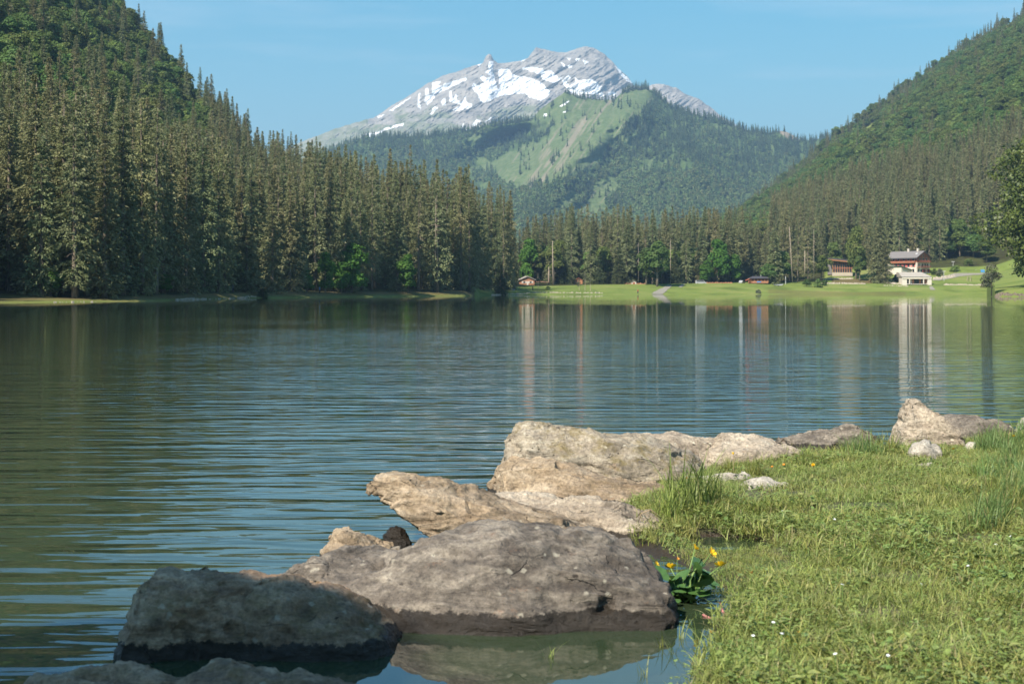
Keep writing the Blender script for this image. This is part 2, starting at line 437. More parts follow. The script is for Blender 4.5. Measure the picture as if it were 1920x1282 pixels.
# ------------------------------------------------------------ far mountains
def mountain(name, sky, Y0, Y1, pybase, nx, ny, relief, mat, attrf, seed, ridgedir=0.0, back=900, prof=1.0, label=None, jag=1.5):
    sx = np.array([s[0] for s in sky], float); sy = np.array([s[1] for s in sky], float)
    px = np.linspace(sx[0], sx[-1], nx); top = np.interp(px, sx, sy)
    top = top + jag * fbm(px / 9, px * 0, oct=3, seed=seed) * 1.0
    vv = np.linspace(0, 1, ny)[:, None]
    PYg = pybase + (top[None, :] - pybase) * vv
    PXg = np.repeat(px[None, :], ny, 0)
    Yd = Y0 + (Y1 - Y0) * vv ** prof + relief(PXg, PYg, vv) * np.minimum(1, (1 - vv) * 6 + .25)
    X = (PXg - 960) / F * Yd; Z = CAMH + (HY - PYg) / F * Yd
    # back side
    Xb = X[-1:] * 1.0; Yb = Yd[-1:] + back; Zb = Z[-1:] * 0.35
    Vv = np.concatenate([np.stack([X, Yd, Z], -1), np.stack([Xb, Yb, Zb], -1)], 0)
    at = {k: np.concatenate([a, a[-1:]], 0) for k, a in attrf(PXg, PYg, vv).items()}
    me = mesh_np(name, Vv.reshape(-1, 3), grid_faces(ny + 1, nx), at, smooth=True)
    o = link(name, me, mat); tag(o, label, None, None, "structure")
    def at_px(qx, qy):
        tp = np.interp(qx, px, top); w = np.clip((qy - pybase) / (tp - pybase), 0, 1)
        yd = Y0 + (Y1 - Y0) * w ** prof + relief(qx, qy, w) * np.minimum(1, (1 - w) * 6 + .25)
        return np.stack([(qx - 960) / F * yd, yd, CAMH + (HY - qy) / F * yd], -1), tp
    return o, at_px

Z3 = lambda L: [(600 + x / 3.0, 60 + y / 3.0) for x, y in L]
SNOW = [Z3(p) for p in (
 [(1000,210),(1060,208),(1075,235),(1130,250),(1200,262),(1250,290),(1300,338),(1270,375),(1240,388),(1215,375),(1180,372),(1150,345),(1080,352),(1010,362),(960,385),(930,397),(905,390),(885,350),(850,312),(865,290),(895,300),(925,285),(900,255),(910,240),(940,262),(960,250),(930,225),(950,215),(945,180),(962,160),(975,170),(972,215),(980,250),(1000,320),(1012,325)],
 [(1140,200),(1185,200),(1250,205),(1262,222),(1300,218),(1340,255),(1370,258),(1310,287),(1250,265),(1240,240),(1200,225),(1140,212)],
 [(1365,275),(1400,245),(1410,262),(1385,275),(1400,298),(1440,285),(1430,255),(1460,272),(1530,266),(1560,290),(1590,310),(1570,325),(1560,352),(1500,350),(1450,355),(1400,330),(1370,300)],
 [(385,447),(440,408),(515,363),(500,380),(410,442)],
 [(232,608),(262,570),(300,570),(330,560),(390,532),(400,540),(430,520),(470,515),(472,526),(400,545),(320,575),(250,608)],
 [(592,320),(608,312),(612,360),(630,345),(628,290),(650,280),(680,275),(665,300),(690,305),(700,290),(820,260),(830,268),(760,300),(700,330),(660,345),(630,390),(605,410),(590,390)],
 [(728,332),(740,330),(745,380),(768,350),(775,385),(800,395),(820,358),(826,395),(858,410),(850,430),(760,447),(735,442),(800,412),(730,390)],
 [(552,350),(566,346),(560,390),(567,440),(552,425)],
 [(620,462),(640,425),(664,423),(630,467)],
 [(1655,185),(1675,200),(1700,235),(1725,250),(1757,285),(1745,288),(1690,245)],
 [(1478,160),(1500,160),(1515,178),(1490,182)],
 [(850,537),(880,490),(902,503),(870,530)],
 [(884,185),(912,174),(896,204)],
 [(1568,345),(1585,338),(1598,362),(1572,366)], [(1618,342),(1642,334),(1665,345),(1655,368),(1640,350),(1620,362)],
 [(795,545),(803,515),(812,515),(810,540),(830,555),(805,558)],
 [(682,382),(706,374),(705,412),(686,418)],
 [(1390,190),(1420,190),(1415,203),(1390,202)], [(1435,152),(1460,150),(1455,165),(1437,165)], [(1355,170),(1375,180),(1385,200),(1378,202)], [(1125,165),(1160,152),(1140,168)],
 [(920,512),(965,480),(968,484),(925,516)], [(325,475),(365,460),(345,480),(330,487)], [(1385,145),(1410,150),(1400,163)],
)]
SNOW2 = [Z3(p) for p in ([(1350,418),(1400,385),(1404,392),(1360,422)], [(1258,460),(1278,460),(1276,475),(1262,476)], [(1362,450),(1388,445),(1380,456)], [(988,465),(1000,468),(990,474)])]

def aniso(px, py, ang, su, sv, **k):
    ca, sa = math.cos(ang), math.sin(ang)
    return fbm((px * ca + py * sa) / su, (-px * sa + py * ca) / sv, **k)
def rel_rock(px, py, v):
    r = aniso(px, py, 1.05, 34, 90, oct=5, seed=21, ridged=True, gain=.55) * 62
    r += aniso(px, py, -0.55, 60, 9, oct=4, seed=27, gain=.6) * 20
    # buttress left of the needle and the bowl to its right
    r -= 70 * np.exp(-((px - 870 - (py - 150) * .6) / 26) ** 2) * sstep(110, 190, py)
    r += 60 * np.exp(-(((px - 975) / 60) ** 2 + ((py - 155) / 45) ** 2))
    r -= 60 * np.exp(-((px - 1085 - (py - 120) * .1) / 45) ** 2) * sstep(90, 150, py) * (1 - sstep(150, 190, py))
    r += aniso(px, py, 0.9, 5, 14, oct=3, seed=41, ridged=True) * 12
    return r
def at_rock(px, py, v):
    jx = px + 2.2 * fbm(px / 4, py / 4, oct=3, seed=31); jy = py + 1.8 * fbm(px / 4, py / 4, oct=3, seed=32)
    s = np.zeros(px.shape)
    for p in SNOW: s = np.maximum(s, inpoly(jx, jy, p) * 1.0)
    s *= (fbm(px / 3, py / 5, oct=3, seed=77) < 0.6)
    g = sstep(-.1, .5, (py - np.interp(px, [600, 700, 800, 900, 1000, 1200], [232, 222, 212, 225, 190, 190])) / 40 + .9 * fbm(px / 30, py / 12, oct=4, seed=6)) * (1 - sstep(1150, 1200, px))
    g = np.where(px < 690, np.maximum(g, .8), g)
    return {"snow": s, "grass": g * (s < .5)}
t = NT("mountain rock"); v = t.coord(); vm = t.mapping(v, (0.006, 0.006, 0.02), rot=(0, 0.5, 0))
n = t.noise(vm, 1.0, 7, 0.7); nn = t.noise(t.mapping(v, (0.02, 0.02, 0.004), rot=(0, -0.5, 0)), 1.0, 6, 0.7)
c = t.ramp(n, [(0.3, lin(112, 108, 104)), (0.5, lin(148, 143, 136)), (0.68, lin(172, 164, 154))])
c = t.mix(t.ramp(nn, [(0.4, 0), (0.7, 0.7)]), c, lin(196, 184, 170))
c = t.mix(t.math('MULTIPLY', t.attr("grass"), t.ramp(nn, [(0.3, 1), (0.62, 0.35)])), c, lin(112, 122, 78))
c = t.mix(t.math('GREATER_THAN', t.attr("snow"), 0.5), c, (0.93, 0.93, 0.93, 1))
t.color(c).rough(0.95).spec(.1); t.bump(n, 60.0, 0.8); M["rockmt"] = t.m
SKY3 = [(430, 330), (560, 268), (625, 243), (660, 232), (700, 221), (730, 201), (760, 184), (800, 158), (830, 142), (860, 133), (885, 125), (905, 118), (911, 105), (917, 102), (921, 104), (926, 114), (932, 118), (950, 119), (965, 116), (975, 115), (990, 108), (1000, 95), (1005, 88), (1015, 92), (1030, 95), (1045, 98), (1060, 98), (1075, 95), (1088, 89), (1098, 87), (1110, 89), (1130, 100), (1145, 112), (1160, 130), (1175, 142), (1190, 161), (1210, 163), (1225, 158), (1245, 158), (1268, 165), (1285, 176), (1310, 186), (1330, 200), (1350, 216), (1400, 246), (1480, 300)]
omt, _ = mountain("mountain", SKY3, 6300, 7300, 340, 1300, 330, rel_rock, M["rockmt"], at_rock, 50, label="grey rocky peak streaked with snow above the valley")

# green mountain in front of it
MEADOW = [(1004, 248), (1030, 262), (1042, 232), (1000, 226), (1010, 205), (1040, 185), (1062, 172), (1100, 180), (1150, 186), (1170, 172), (1214, 163), (1222, 186), (1200, 214), (1182, 232), (1160, 262), (1135, 288), (1120, 320), (1080, 332), (1040, 345), (1010, 350), (985, 360), (960, 352), (930, 330), (893, 316), (905, 306), (960, 285), (1020, 258)]
MEADOW_B = [(985, 215), (1004, 248), (1032, 250), (1042, 222), (1010, 205)]
def rel_green(px, py, v):
    r = aniso(px, py, 1.25, 60, 130, oct=4, seed=61) * 90
    d = px - np.interp(py, [160, 230, 300, 400], [1205, 1150, 1080, 990])       # crest of the grassy spur
    r += -240 * np.exp(-(d / 55) ** 2) * sstep(165, 215, py)
    d2 = px - np.interp(py, [190, 250, 330, 420], [1235, 1270, 1300, 1330])
    r += -160 * np.exp(-(d2 / 50) ** 2) * sstep(190, 240, py)
    d3 = px - np.interp(py, [230, 300, 400], [985, 900, 860])
    r += 260 * np.exp(-(d3 / 45) ** 2) * sstep(225, 250, py)
    r += fbm(px / 14, py / 14, oct=3, seed=63) * 28
    return r
def meadow_mask(px, py):
    jx = px + 12 * fbm(px / 12, py / 12, oct=4, seed=71); jy = py + 8 * fbm(px / 10, py / 10, oct=3, seed=72)
    m = inpoly(jx, jy, MEADOW) | inpoly(jx, jy, MEADOW_B)
    m |= ((px - 893) / 15) ** 2 + ((py - 263) / 11) ** 2 < 1 + .4 * fbm(px / 6, py / 6, oct=2, seed=9)
    m |= inpoly(jx, jy, [(1085, 400), (1120, 350), (1150, 330), (1160, 345), (1130, 395), (1100, 415)]) | inpoly(jx, jy, [(1040, 395), (1075, 345), (1090, 350), (1060, 400)]) | inpoly(jx, jy, [(1200, 320), (1216, 296), (1226, 300), (1214, 325)])
    m |= inpoly(jx, jy, [(1195, 240), (1208, 212), (1198, 250), (1180, 275), (1168, 268)])
    return m
def at_green(px, py, v):
    s = np.zeros(px.shape)
    for p in SNOW2: s = np.maximum(s, inpoly(px, py, p) * 1.0)
    m = meadow_mask(px, py)
    scree = .75 * sstep(.2, .6, aniso(px, py, -0.95, 40, 3.5, oct=4, seed=81) + .5 * np.exp(-((px - 1060 - (270 - py) * .75) / 30) ** 2) - .12) * m
    rocky = ((px > 1455) & (py < np.interp(px, [1455, 1480, 1500, 1520], [245, 262, 264, 250]))) * 1.0
    return {"snow": s, "meadow": m * 1.0, "scree": np.maximum(scree, rocky)}
t = NT("mountain green"); v = t.coord(); n = t.noise(v, 0.012, 6, 0.7); nn = t.noise(t.mapping(v, (0.05, 0.05, 0.012), rot=(0, 0.9, 0)), 1.0, 5, 0.7)
c = t.ramp(n, [(0.3, lin(58, 74, 44)), (0.55, lin(84, 100, 60)), (.7, lin(104, 112, 74))])
gm = t.ramp(nn, [(0.3, lin(72, 88, 54)), (0.5, lin(90, 104, 66)), (0.68, lin(112, 116, 84))])
c = t.mix(t.attr("meadow"), c, gm)
c = t.mix(t.attr("scree"), c, t.mix(n, lin(122, 110, 94), lin(152, 140, 122)))
c = t.mix(t.math('GREATER_THAN', t.attr("snow"), 0.5), c, (0.9, 0.9, 0.9, 1))
t.color(c).rough(1.0).spec(.05); t.bump(n, 20.0, 0.6); M["greenmt"] = t.m
SKY1 = [(400, 330), (560, 300), (640, 272), (700, 256), (760, 257), (830, 252), (870, 246), (900, 238), (950, 230), (985, 224), (1000, 222), (1012, 206), (1040, 186), (1060, 172), (1085, 180), (1110, 186), (1150, 188), (1168, 172), (1190, 166), (1213, 164), (1232, 178), (1260, 200), (1300, 214), (1350, 226), (1400, 244), (1440, 250), (1462, 246), (1475, 247), (1500, 262), (1520, 264), (1545, 258), (1575, 256), (1640, 300), (1800, 380), (1900, 420)]
ogm, green_at = mountain("mountain", SKY1, 2500, 4100, 470, 760, 260, rel_green, M["greenmt"], at_green, 51, prof=.9, jag=1.0, label="green mountain with grassy spur and dark wooded slopes before the snowy peak")
# ============================================================ trees
M["spruce"] = leaf_mat("spruce needles", [(0.095, 0.108, 0.044, 1), (0.185, 0.188, 0.088, 1), (0.310, 0.288, 0.165, 1)], 0.12, 0.30, 0.22)
M["spruce_green"] = leaf_mat("green spruce needles", [(0.030, 0.044, 0.016, 1), (0.062, 0.078, 0.030, 1), (0.10, 0.108, 0.05, 1)], 0.12, 0.4, 0.15)
M["leaf"] = leaf_mat("beech leaves", [(0.065, 0.100, 0.026, 1), (0.120, 0.165, 0.046, 1), (0.195, 0.215, 0.080, 1)], 0.30, 0.25, 0.40)
M["leaf_bright"] = leaf_mat("young beech leaves", [(0.050, 0.115, 0.018, 1), (0.085, 0.175, 0.026, 1), (0.125, 0.215, 0.035, 1)], 0.35, 0.4, 0.15)
M["leaf_near"] = leaf_mat("maple leaves", [(0.045, 0.07, 0.012, 1), (0.095, 0.13, 0.022, 1), (0.175, 0.205, 0.04, 1)], 0.3, 0.3, 0.1, spec=.4, rough=.5)
M["leaf_grey"] = leaf_mat("willow leaves", [(0.08, 0.10, 0.05, 1), (0.13, 0.14, 0.08, 1), (0.18, 0.18, 0.12, 1)], 0.25, 0.5, 0.1)
M["far_spruce"] = leaf_mat("far needles", [(0.036, 0.058, 0.032, 1), (0.062, 0.086, 0.046, 1), (0.10, 0.11, 0.07, 1)], 0.05, 0.05, 0.3)
M["far_leaf"] = leaf_mat("far leaves", [(0.09, 0.135, 0.048, 1), (0.135, 0.17, 0.07, 1), (0.22, 0.21, 0.13, 1)], 0.1, 0.05, 0.35)
t = NT("bark"); v = t.coord(); n = t.noise(t.mapping(v, (3, 3, .6)), 1.5, 5, .7)
t.color(t.ramp(n, [(.35, lin(76, 66, 54)), (.5, lin(112, 100, 84)), (.68, lin(150, 136, 118))])).rough(.95); M["bark"] = t.m
M["pale_wood"] = plain("bare weathered wood", lin(158, 142, 124), .9, .2, 1.0)

def quads_from(base, d, side, L, W, fold=None):
    """diamond shaped spray: base point, direction d, side vector"""
    mid = base + d * (L * .45)[:, None]
    a = mid + side * (W * .5)[:, None]; c_ = mid - side * (W * .5)[:, None]
    if fold is not None: a = a - fold; c_ = c_ - fold
    tip = base + d * L[:, None]
    V = np.stack([base, a, tip, c_], 1).reshape(-1, 3)
    return V, np.arange(len(V)).reshape(-1, 4)

def norm(a): return a / np.maximum(np.linalg.norm(a, axis=-1, keepdims=True), 1e-6)

def spruce_mesh(name, H, R, seed, nb=300, kmax=8, spr=4, size=.75, base=.06, thin=0.0, taper=1.9, mat="spruce"):
    rg = np.random.default_rng(seed)
    t = np.sort(rg.random(nb) ** 1.05) * (1 - base) + base
    az = rg.random(nb) * 2 * np.pi
    prof = np.minimum(1, (1 - t) * taper) ** .95 * (0.55 + 0.45 * np.clip(t / .25, 0, 1))
    lump = 1 + .35 * vnoise(np.cos(az) * 1.3 + seed, np.sin(az) * 1.3, t * 9, seed)
    L = R * prof * (0.72 + .4 * rg.random(nb)) * lump + .12
    keep = rg.random(nb) > thin * (1 - t)
    Bs, Ds, Ss, Ls, Ws = [], [], [], [], []
    for k in range(kmax):
        f = (k + .5 + rg.random(nb) * .5) / kmax
        droop = .25 + .55 * (1 - t)
        rad = np.stack([np.cos(az), np.sin(az), np.zeros(nb)], -1)
        r = L * f
        zz = t * H + r * .22 - droop * r * f * .9
        for s in range(spr):
            m = keep & (rg.random(nb) < .35 + .75 * f)
            jit = rg.normal(0, .16 * size + .05 * L[:, None], (nb, 3)) * [1, 1, .6]
            p = rad * r[:, None] + np.stack([0 * r, 0 * r, zz], -1) + jit
            d = norm(rad * .8 + rg.normal(0, .42, (nb, 3)) + np.array([0, 0, -.75]) * (1.05 - .75 * t[:, None]))
            sd = norm(np.cross(d, rg.normal(0, 1, (nb, 3))))
            ll = size * (.6 + .8 * rg.random(nb)) * (.42 + .58 * np.minimum(1, (1 - t) * 2.0))
            Bs.append(p[m]); Ds.append(d[m]); Ss.append(sd[m]); Ls.append(ll[m]); Ws.append(ll[m] * (.24 + .22 * rg.random(m.sum())))
    # leader
    nt = 14; zt = H * (1 - .05 * rg.random(nt)); a2 = rg.random(nt) * 6.28
    Bs.append(np.stack([0 * zt, 0 * zt, zt], -1)); Ds.append(norm(np.stack([np.cos(a2), np.sin(a2), 1.0 + 0 * a2], -1))); Ss.append(norm(rg.normal(0, 1, (nt, 3)))); Ls.append(np.full(nt, size * .6)); Ws.append(np.full(nt, size * .16))
    V, Fc = quads_from(*[np.concatenate(x) for x in (Bs, Ds, Ss, Ls, Ws)])
    me = mesh_np(name, V, Fc); me.materials.append(M[mat]); return me

def trunk_mesh(H, r, seed, top=.98, snags=0, mat="bark"):
    rg = random.Random(seed); m = MB()
    n = 7; lx = rg.uniform(-.01, .01) * H; pts = [(lx * (i / n) ** 2, rg.uniform(-.06, .06) * (0 < i), H * top * i / n - .8 * (i == 0)) for i in range(n + 1)]
    m.tube(pts, [r * 1.25] + [r * (1 - i / n) ** .8 + .03 for i in range(1, n + 1)], 7)
    for k in range(snags):
        z = H * rg.uniform(.15, .9); a = rg.uniform(0, 6.28); L = rg.uniform(.6, 2.2) * (1.2 - z / H)
        m.tube([(lx * (z / H) ** 2, 0, z), (math.cos(a) * L * .6, math.sin(a) * L * .6, z - .05), (math.cos(a) * L, math.sin(a) * L, z - L * .35)], [.05, .035, .015], 4)
    me = m.mesh("trunk", True); me.materials.append(M[mat]); return me

def broad_mesh(name, H, R, seed, lobes=13, per=330, size=.75, z0=.22, mat="leaf", flat=.8):
    rg = np.random.default_rng(seed)
    cs = []; 
    for i in range(lobes):
        a = rg.random() * 6.28; u = rg.random(); zc = z0 + (1 - z0) * (.12 + .76 * u); rr = R * (.66 * math.sqrt(max(0, 1 - (2 * u - .85) ** 2 * .75))) * (.45 + .55 * rg.random())
        cs.append((math.cos(a) * rr, math.sin(a) * rr, zc * H, R * (.30 + .22 * rg.random())))
    cs.append((0, 0, H * .9, R * .32)); cs.append((0, 0, H * .65, R * .5))
    Bs, Ns = [], []
    for x, y, z, r in cs:
        d = norm(rg.normal(0, 1, (per, 3))); d[:, 2] = np.where(d[:, 2] < -.5, -d[:, 2], d[:, 2])
        rad = r * (.72 + .33 * rg.random(per)) * (1 + .25 * vnoise(d[:, 0] * 2.2 + x, d[:, 1] * 2.2, d[:, 2] * 2.2, seed))
        Bs.append(np.array([x, y, z]) + d * rad[:, None] * [1, 1, flat]); Ns.append(d)
    p = np.concatenate(Bs); nn = np.concatenate(Ns); n = len(p)
    nn = norm(nn + rg.normal(0, .55, (n, 3)) + [0, 0, .35])
    d = norm(np.cross(nn, rg.normal(0, 1, (n, 3)))); sd = np.cross(nn, d)
    ll = size * (.6 + .8 * rg.random(n))
    V, Fc = quads_from(p - d * (ll * .5)[:, None], d, sd, ll, ll * .75)
    V[2::4, 2] -= size * .12
    me = mesh_np(name, V, Fc); me.materials.append(M[mat]); return me

def limbs_mesh(H, R, seed, r=.35, z0=.22):
    rg = random.Random(seed); m = MB()
    m.tube([(0, 0, -.8), (.1, 0, H * .2), (-.1, .1, H * .5), (.1, 0, H * .85)], [r * 1.3, r, r * .65, .06], 8)
    for k in range(9):
        z = H * rg.uniform(z0, .7); a = k * 2.4 + rg.uniform(-.3, .3); L = R * rg.uniform(.5, .8)
        m.tube([(0, 0, z), (math.cos(a) * L * .5, math.sin(a) * L * .5, z + L * .35), (math.cos(a) * L, math.sin(a) * L, z + L * .55)], [r * .4, r * .25, .05], 6)
    me = m.mesh("trunk", True); me.materials.append(M["bark"]); return me

SPR = []   # (crown, trunk) for 30 m spruces
for i, (R, nb, thin, tp, sz, base) in enumerate([(3.0, 330, .1, 1.35, .72, .02), (3.5, 380, .15, 1.2, .76, .02), (2.6, 320, .2, 1.6, .68, .06), (3.2, 300, .5, 1.4, .74, .1), (2.9, 360, .1, 1.2, .7, .01), (3.9, 420, .2, 1.1, .8, .03), (2.4, 240, .55, 1.7, .66, .18)]):
    SPR.append((spruce_mesh("crown", 30, R, 100 + i, nb=nb, kmax=8, spr=4, size=sz * .82, base=base, thin=thin, taper=tp), trunk_mesh(30, .36, 200 + i, snags=26)))
GSP = [(spruce_mesh("crown", 14, 3.6, 130 + i, nb=260, kmax=8, spr=4, size=.55, base=.03, taper=1.15, mat="spruce_green"), trunk_mesh(14, .2, 240 + i)) for i in range(2)]
BRD = [(broad_mesh("crown", 16, 5.0 + .6 * i, 150 + i), limbs_mesh(16, 5.0, 250 + i)) for i in range(4)]
BRB = [(broad_mesh("crown", 12, 4.0 + .5 * i, 160 + i, per=300, size=.62, z0=.05, mat="leaf_bright", flat=.9), limbs_mesh(12, 4.0, 260 + i, r=.22)) for i in range(3)]

# ---------------------------------------------------------------- where they stand
rg = np.random.default_rng(7)
T = []     # kind, X, Y, scale_xy, scale_z, rot, proto, zone
def topx(X, Y): return 960 + F * X / Y
def toy(Z, Y): return HY - (Z - CAMH) / Y * F
def field(u0, u1, y0, y1, sp):
    x0 = min((u0 - 960) / F * y0, (u0 - 960) / F * y1); x1 = max((u1 - 960) / F * y0, (u1 - 960) / F * y1)
    gx, gy = np.meshgrid(np.arange(x0, x1, sp), np.arange(y0, y1, sp))
    gx = gx.ravel() + rg.uniform(-.42, .42, gx.size) * sp; gy = gy.ravel() + rg.uniform(-.42, .42, gy.size) * sp
    px = topx(gx, gy); k = (px > u0) & (px < u1); return gx[k], gy[k], px[k]
def S_at(px, k): return np.interp(px, _cp, _cY[:, k])
# left valley side
x, y, px = field(-420, 985, 160, 960, 5.6)
edge = np.where(px < 884, S_at(px, 1) - 2.0 + 4 * (vnoise(px / 22, px * 0, seed=12) > .25), S_at(px, 1) + 20)
k = (y > edge) & (y < S_at(px, 3) + 35) & ~((px > 958) & (y < 690)) 
x, y, px = x[k], y[k], px[k]; z = land(x, y)
row = (y - S_at(px, 1))
gapn = fbm(x / 16, y / 16, oct=2, seed=14)
yy = toy(z, y)
lim = np.interp(px, [-200, 0, 120, 250, 400, 520], [330, 340, 365, 365, 290, 80])     # broadleaf wood higher up
bl = (yy < lim + 70 * fbm(x / 45, y / 45, oct=3, seed=15)) & (rg.random(len(x)) < .86)
keep = ~((gapn > .34) & (row < 24) & (px < 884)) & (rg.random(len(x)) < np.where(bl, .9, np.where(row > 60, .66, .95)))
for i in np.nonzero(keep)[0]:
    if bl[i]:
        s = rg.uniform(.5, .95); T.append(("broad", x[i], y[i], s, s * rg.uniform(.85, 1.1), rg.random() * 6.28, int(rg.integers(4)), "left"))
    else:
        h = rg.uniform(.78, 1.12) * float(np.interp(px[i], [0, 520, 600, 840, 900, 985], [1.0, 1.0, 1.08, 1.08, 1.3, 1.22])); w = rg.uniform(.85, 1.2)
        if row[i] > 110: h *= .80; w *= .92
        if rg.random() < .12: h *= .6
        T.append(("spruce", x[i], y[i], w, h, rg.random() * 6.28, int(rg.choice(7, p=[.2, .18, .16, .12, .16, .1, .08])), "left"))
# wood across the end of the lake
x, y, px = field(985, 1470, 655, 780, 6.2)
edge = np.interp(px, [985, 1060, 1100, 1180, 1240, 1300, 1400, 1440, 1500], [640, 652, 662, 668, 676, 690, 700, 700, 705])
k = (y > edge) & ~((px > 1385) & (px < 1450) & (y < 715)) & ~((px > 962) & (px < 1028) & (y < 672)) & ~((px > 1070) & (px < 1102) & (y < 680)) & ~((px > 1178) & (px < 1205) & (y < 682)) & ~((px > 1292) & (px < 1335) & (y < 696)); x, y, px = x[k], y[k], px[k]
for X, Y, u in zip(x, y, px):
    q = rg.random()
    if q < .62 or Y > 720: T.append(("spruce", X, Y, rg.uniform(1.0, 1.35), rg.uniform(.78, 1.26) * float(np.interp(u, [985, 1080, 1400, 1425, 1450, 1480], [.85, 1.05, .98, .62, .62, 1.0])), rg.random() * 6.28, int(rg.integers(7)), "centre"))
    elif q < .74: T.append(("green", X, Y, 1.1, rg.uniform(.9, 1.4), rg.random() * 6.28, int(rg.integers(2)), "centre"))
    elif q < .90: T.append(("broad", X, Y, 1.0, rg.uniform(.8, 1.3), rg.random() * 6.28, int(rg.integers(4)), "centre"))
# wood behind the chalets, climbing to the right
x, y, px = field(1445, 2050, 745, 1130, 7.0)
z = land(x, y)
k = (y > np.interp(px, [1445, 1560, 1760, 1860, 2000], [725, 752, 752, 790, 700])) & (toy(z, y) > np.interp(px, [1440, 1500, 1700, 1800, 1880, 1960], [438, 420, 355, 335, 305, 250]) + 8 * fbm(px / 30, px * 0, seed=5)); x, y, px = x[k], y[k], px[k]
for X, Y, u in zip(x, y, px):
    q = rg.random(); 
    if rg.random() < .1: continue
    if q < .12: T.append(("green", X, Y, 1.2, rg.uniform(1.1, 1.8), rg.random() * 6.28, int(rg.integers(2)), "right"))
    elif q < .80: T.append(("spruce", X, Y, rg.uniform(.95, 1.3), rg.uniform(.95, 1.3), rg.random() * 6.28, int(rg.integers(7)), "right"))
    elif q < (.93 if Y < 830 else .86): T.append(("broad", X, Y, 1.0, rg.uniform(.7, 1.2), rg.random() * 6.28, int(rg.integers(4)), "right"))
# hand placed trees: kind, photo column, base row, distance, top row, width factor, proto
HAND = [
 ("bright", 432, 548, 322, 480, 1.0, 0), ("bright", 415, 549, 318, 500, .8, 1), ("bright", 660, 546, 372, 455, 1.05, 1), ("bright", 640, 547, 366, 490, .8, 2), ("bright", 765, 545, 400, 470, .9, 0),
 ("bright", 300, 552, 250, 515, .6, 2), ("bright", 575, 548, 348, 505, .7, 0), ("bright", 610, 547, 357, 470, .6, 1), ("bright", 95, 553, 212, 500, .6, 0),
 ("greenspruce", 938, 545, 520, 482, .9, 0), ("greenspruce", 492, 559, 309, 540, .5, 1),
 ("bright", 995, 533, 680, 450, 1.3, 1), ("bright", 1068, 533, 700, 458, 1.3, 0), ("bright", 1052, 534, 690, 470, 1.0, 2),
 ("broad", 1232, 541, 655, 455, 1.35, 0), ("broad", 1212, 540, 660, 470, 1.1, 1), ("broad", 1258, 534, 690, 470, 1.0, 2),
 ("bright", 1345, 533, 694, 452, 1.35, 2), ("bright", 1325, 533, 692, 490, 1.2, 0), ("bright", 1375, 532, 700, 480, 1.0, 1),
 ("greenspruce", 1122, 533, 668, 485, 1.2, 0), ("greenspruce", 1160, 533, 672, 478, 1.2, 1), ("greenspruce", 1060, 533, 660, 488, 1.0, 1), ("greenspruce", 1178, 534, 676, 494, .9, 0),
 ("broad", 1605, 515, 712, 418, .95, 3), ("broad", 1612, 516, 705, 468, .7, 0), ("spruce", 1651, 530, 696, 392, 1.45, 5), ("spruce", 1644, 529, 699, 420, 1.3, 1), ("spruce", 1660, 530, 694, 450, 1.2, 5),
 ("broad", 1565, 508, 735, 450, .9, 1), ("broad", 1540, 520, 705, 470, .9, 2), ("broad", 1440, 528, 690, 490, 1.0, 1), ("spruce", 1452, 531, 690, 420, 1.4, 5), ("broad", 1465, 528, 698, 470, 1.0, 3),
 ("broad", 1800, 505, 765, 455, 1.2, 0), ("broad", 1775, 503, 765, 470, 1.1, 2), ("broad", 1825, 505, 762, 462, 1.1, 3), ("broad", 1850, 508, 750, 465, 1.1, 1), ("spruce", 1515, 522, 700, 400, 1.2, 3), ("spruce", 1496, 524, 702, 395, 1.1, 6), ("spruce", 1480, 526, 712, 408, 1.1, 3),
]
for kd, u, by, Y, ty, w, pr in HAND:
    X = (u - 960) / F * Y; h = (by - ty) / F * Y
    base = {"bright": 12.0, "broad": 16.0, "greenspruce": 14.0, "spruce": 30.0}[kd]
    T.append(({"greenspruce": "green"}.get(kd, kd), X, Y, w, h / base, rg.random() * 6.28, pr, "hand"))

# ---------------------------------------------------------------- which ones show largest (front to back cover)
H0 = {"spruce": (30, 2.2), "green": (14, 2.6), "broad": (16, 4.2), "bright": (12, 3.6)}
A = np.array([[t_[1], t_[2]] for t_ in T]); Zg = land(A[:, 0], A[:, 1])
order = np.argsort(A[:, 1]); cover = np.zeros((641, 960), bool); vis = np.zeros(len(T))
for i in order:
    kd, X, Y, w, h, r, pr, zone = T[i]; hh, rr = H0[kd]
    u = topx(X, Y) / 2; wpx = rr * w / Y * F / 2; yb = toy(Zg[i], Y) / 2; yt = toy(Zg[i] + hh * h, Y) / 2
    if u + wpx < 0 or u - wpx > 960 or yb < 0: continue
    a0, a1 = int(max(0, u - wpx)), int(min(960, u + wpx + 1)); b0, b1 = int(max(0, yt)), int(min(640, yb + 1))
    sub = cover[b0:b1, a0:a1]; vis[i] = (~sub).sum()
    if kd == "spruce": b0 = int(b0 + (b1 - b0) * .15)
    cover[b0:b1, a0:a1] = True
chosen = set()
for fam, n in ((("spruce",), 296), (("green",), 100), (("broad",), 270), (("bright",), 60)):
    ids = [i for i in range(len(T)) if T[i][0] in fam and (vis[i] > 6 or T[i][7] == "hand")]
    ids.sort(key=lambda i: (-(T[i][7] == "hand"), -vis[i])); chosen |= set(ids[:n])
GRP = {}
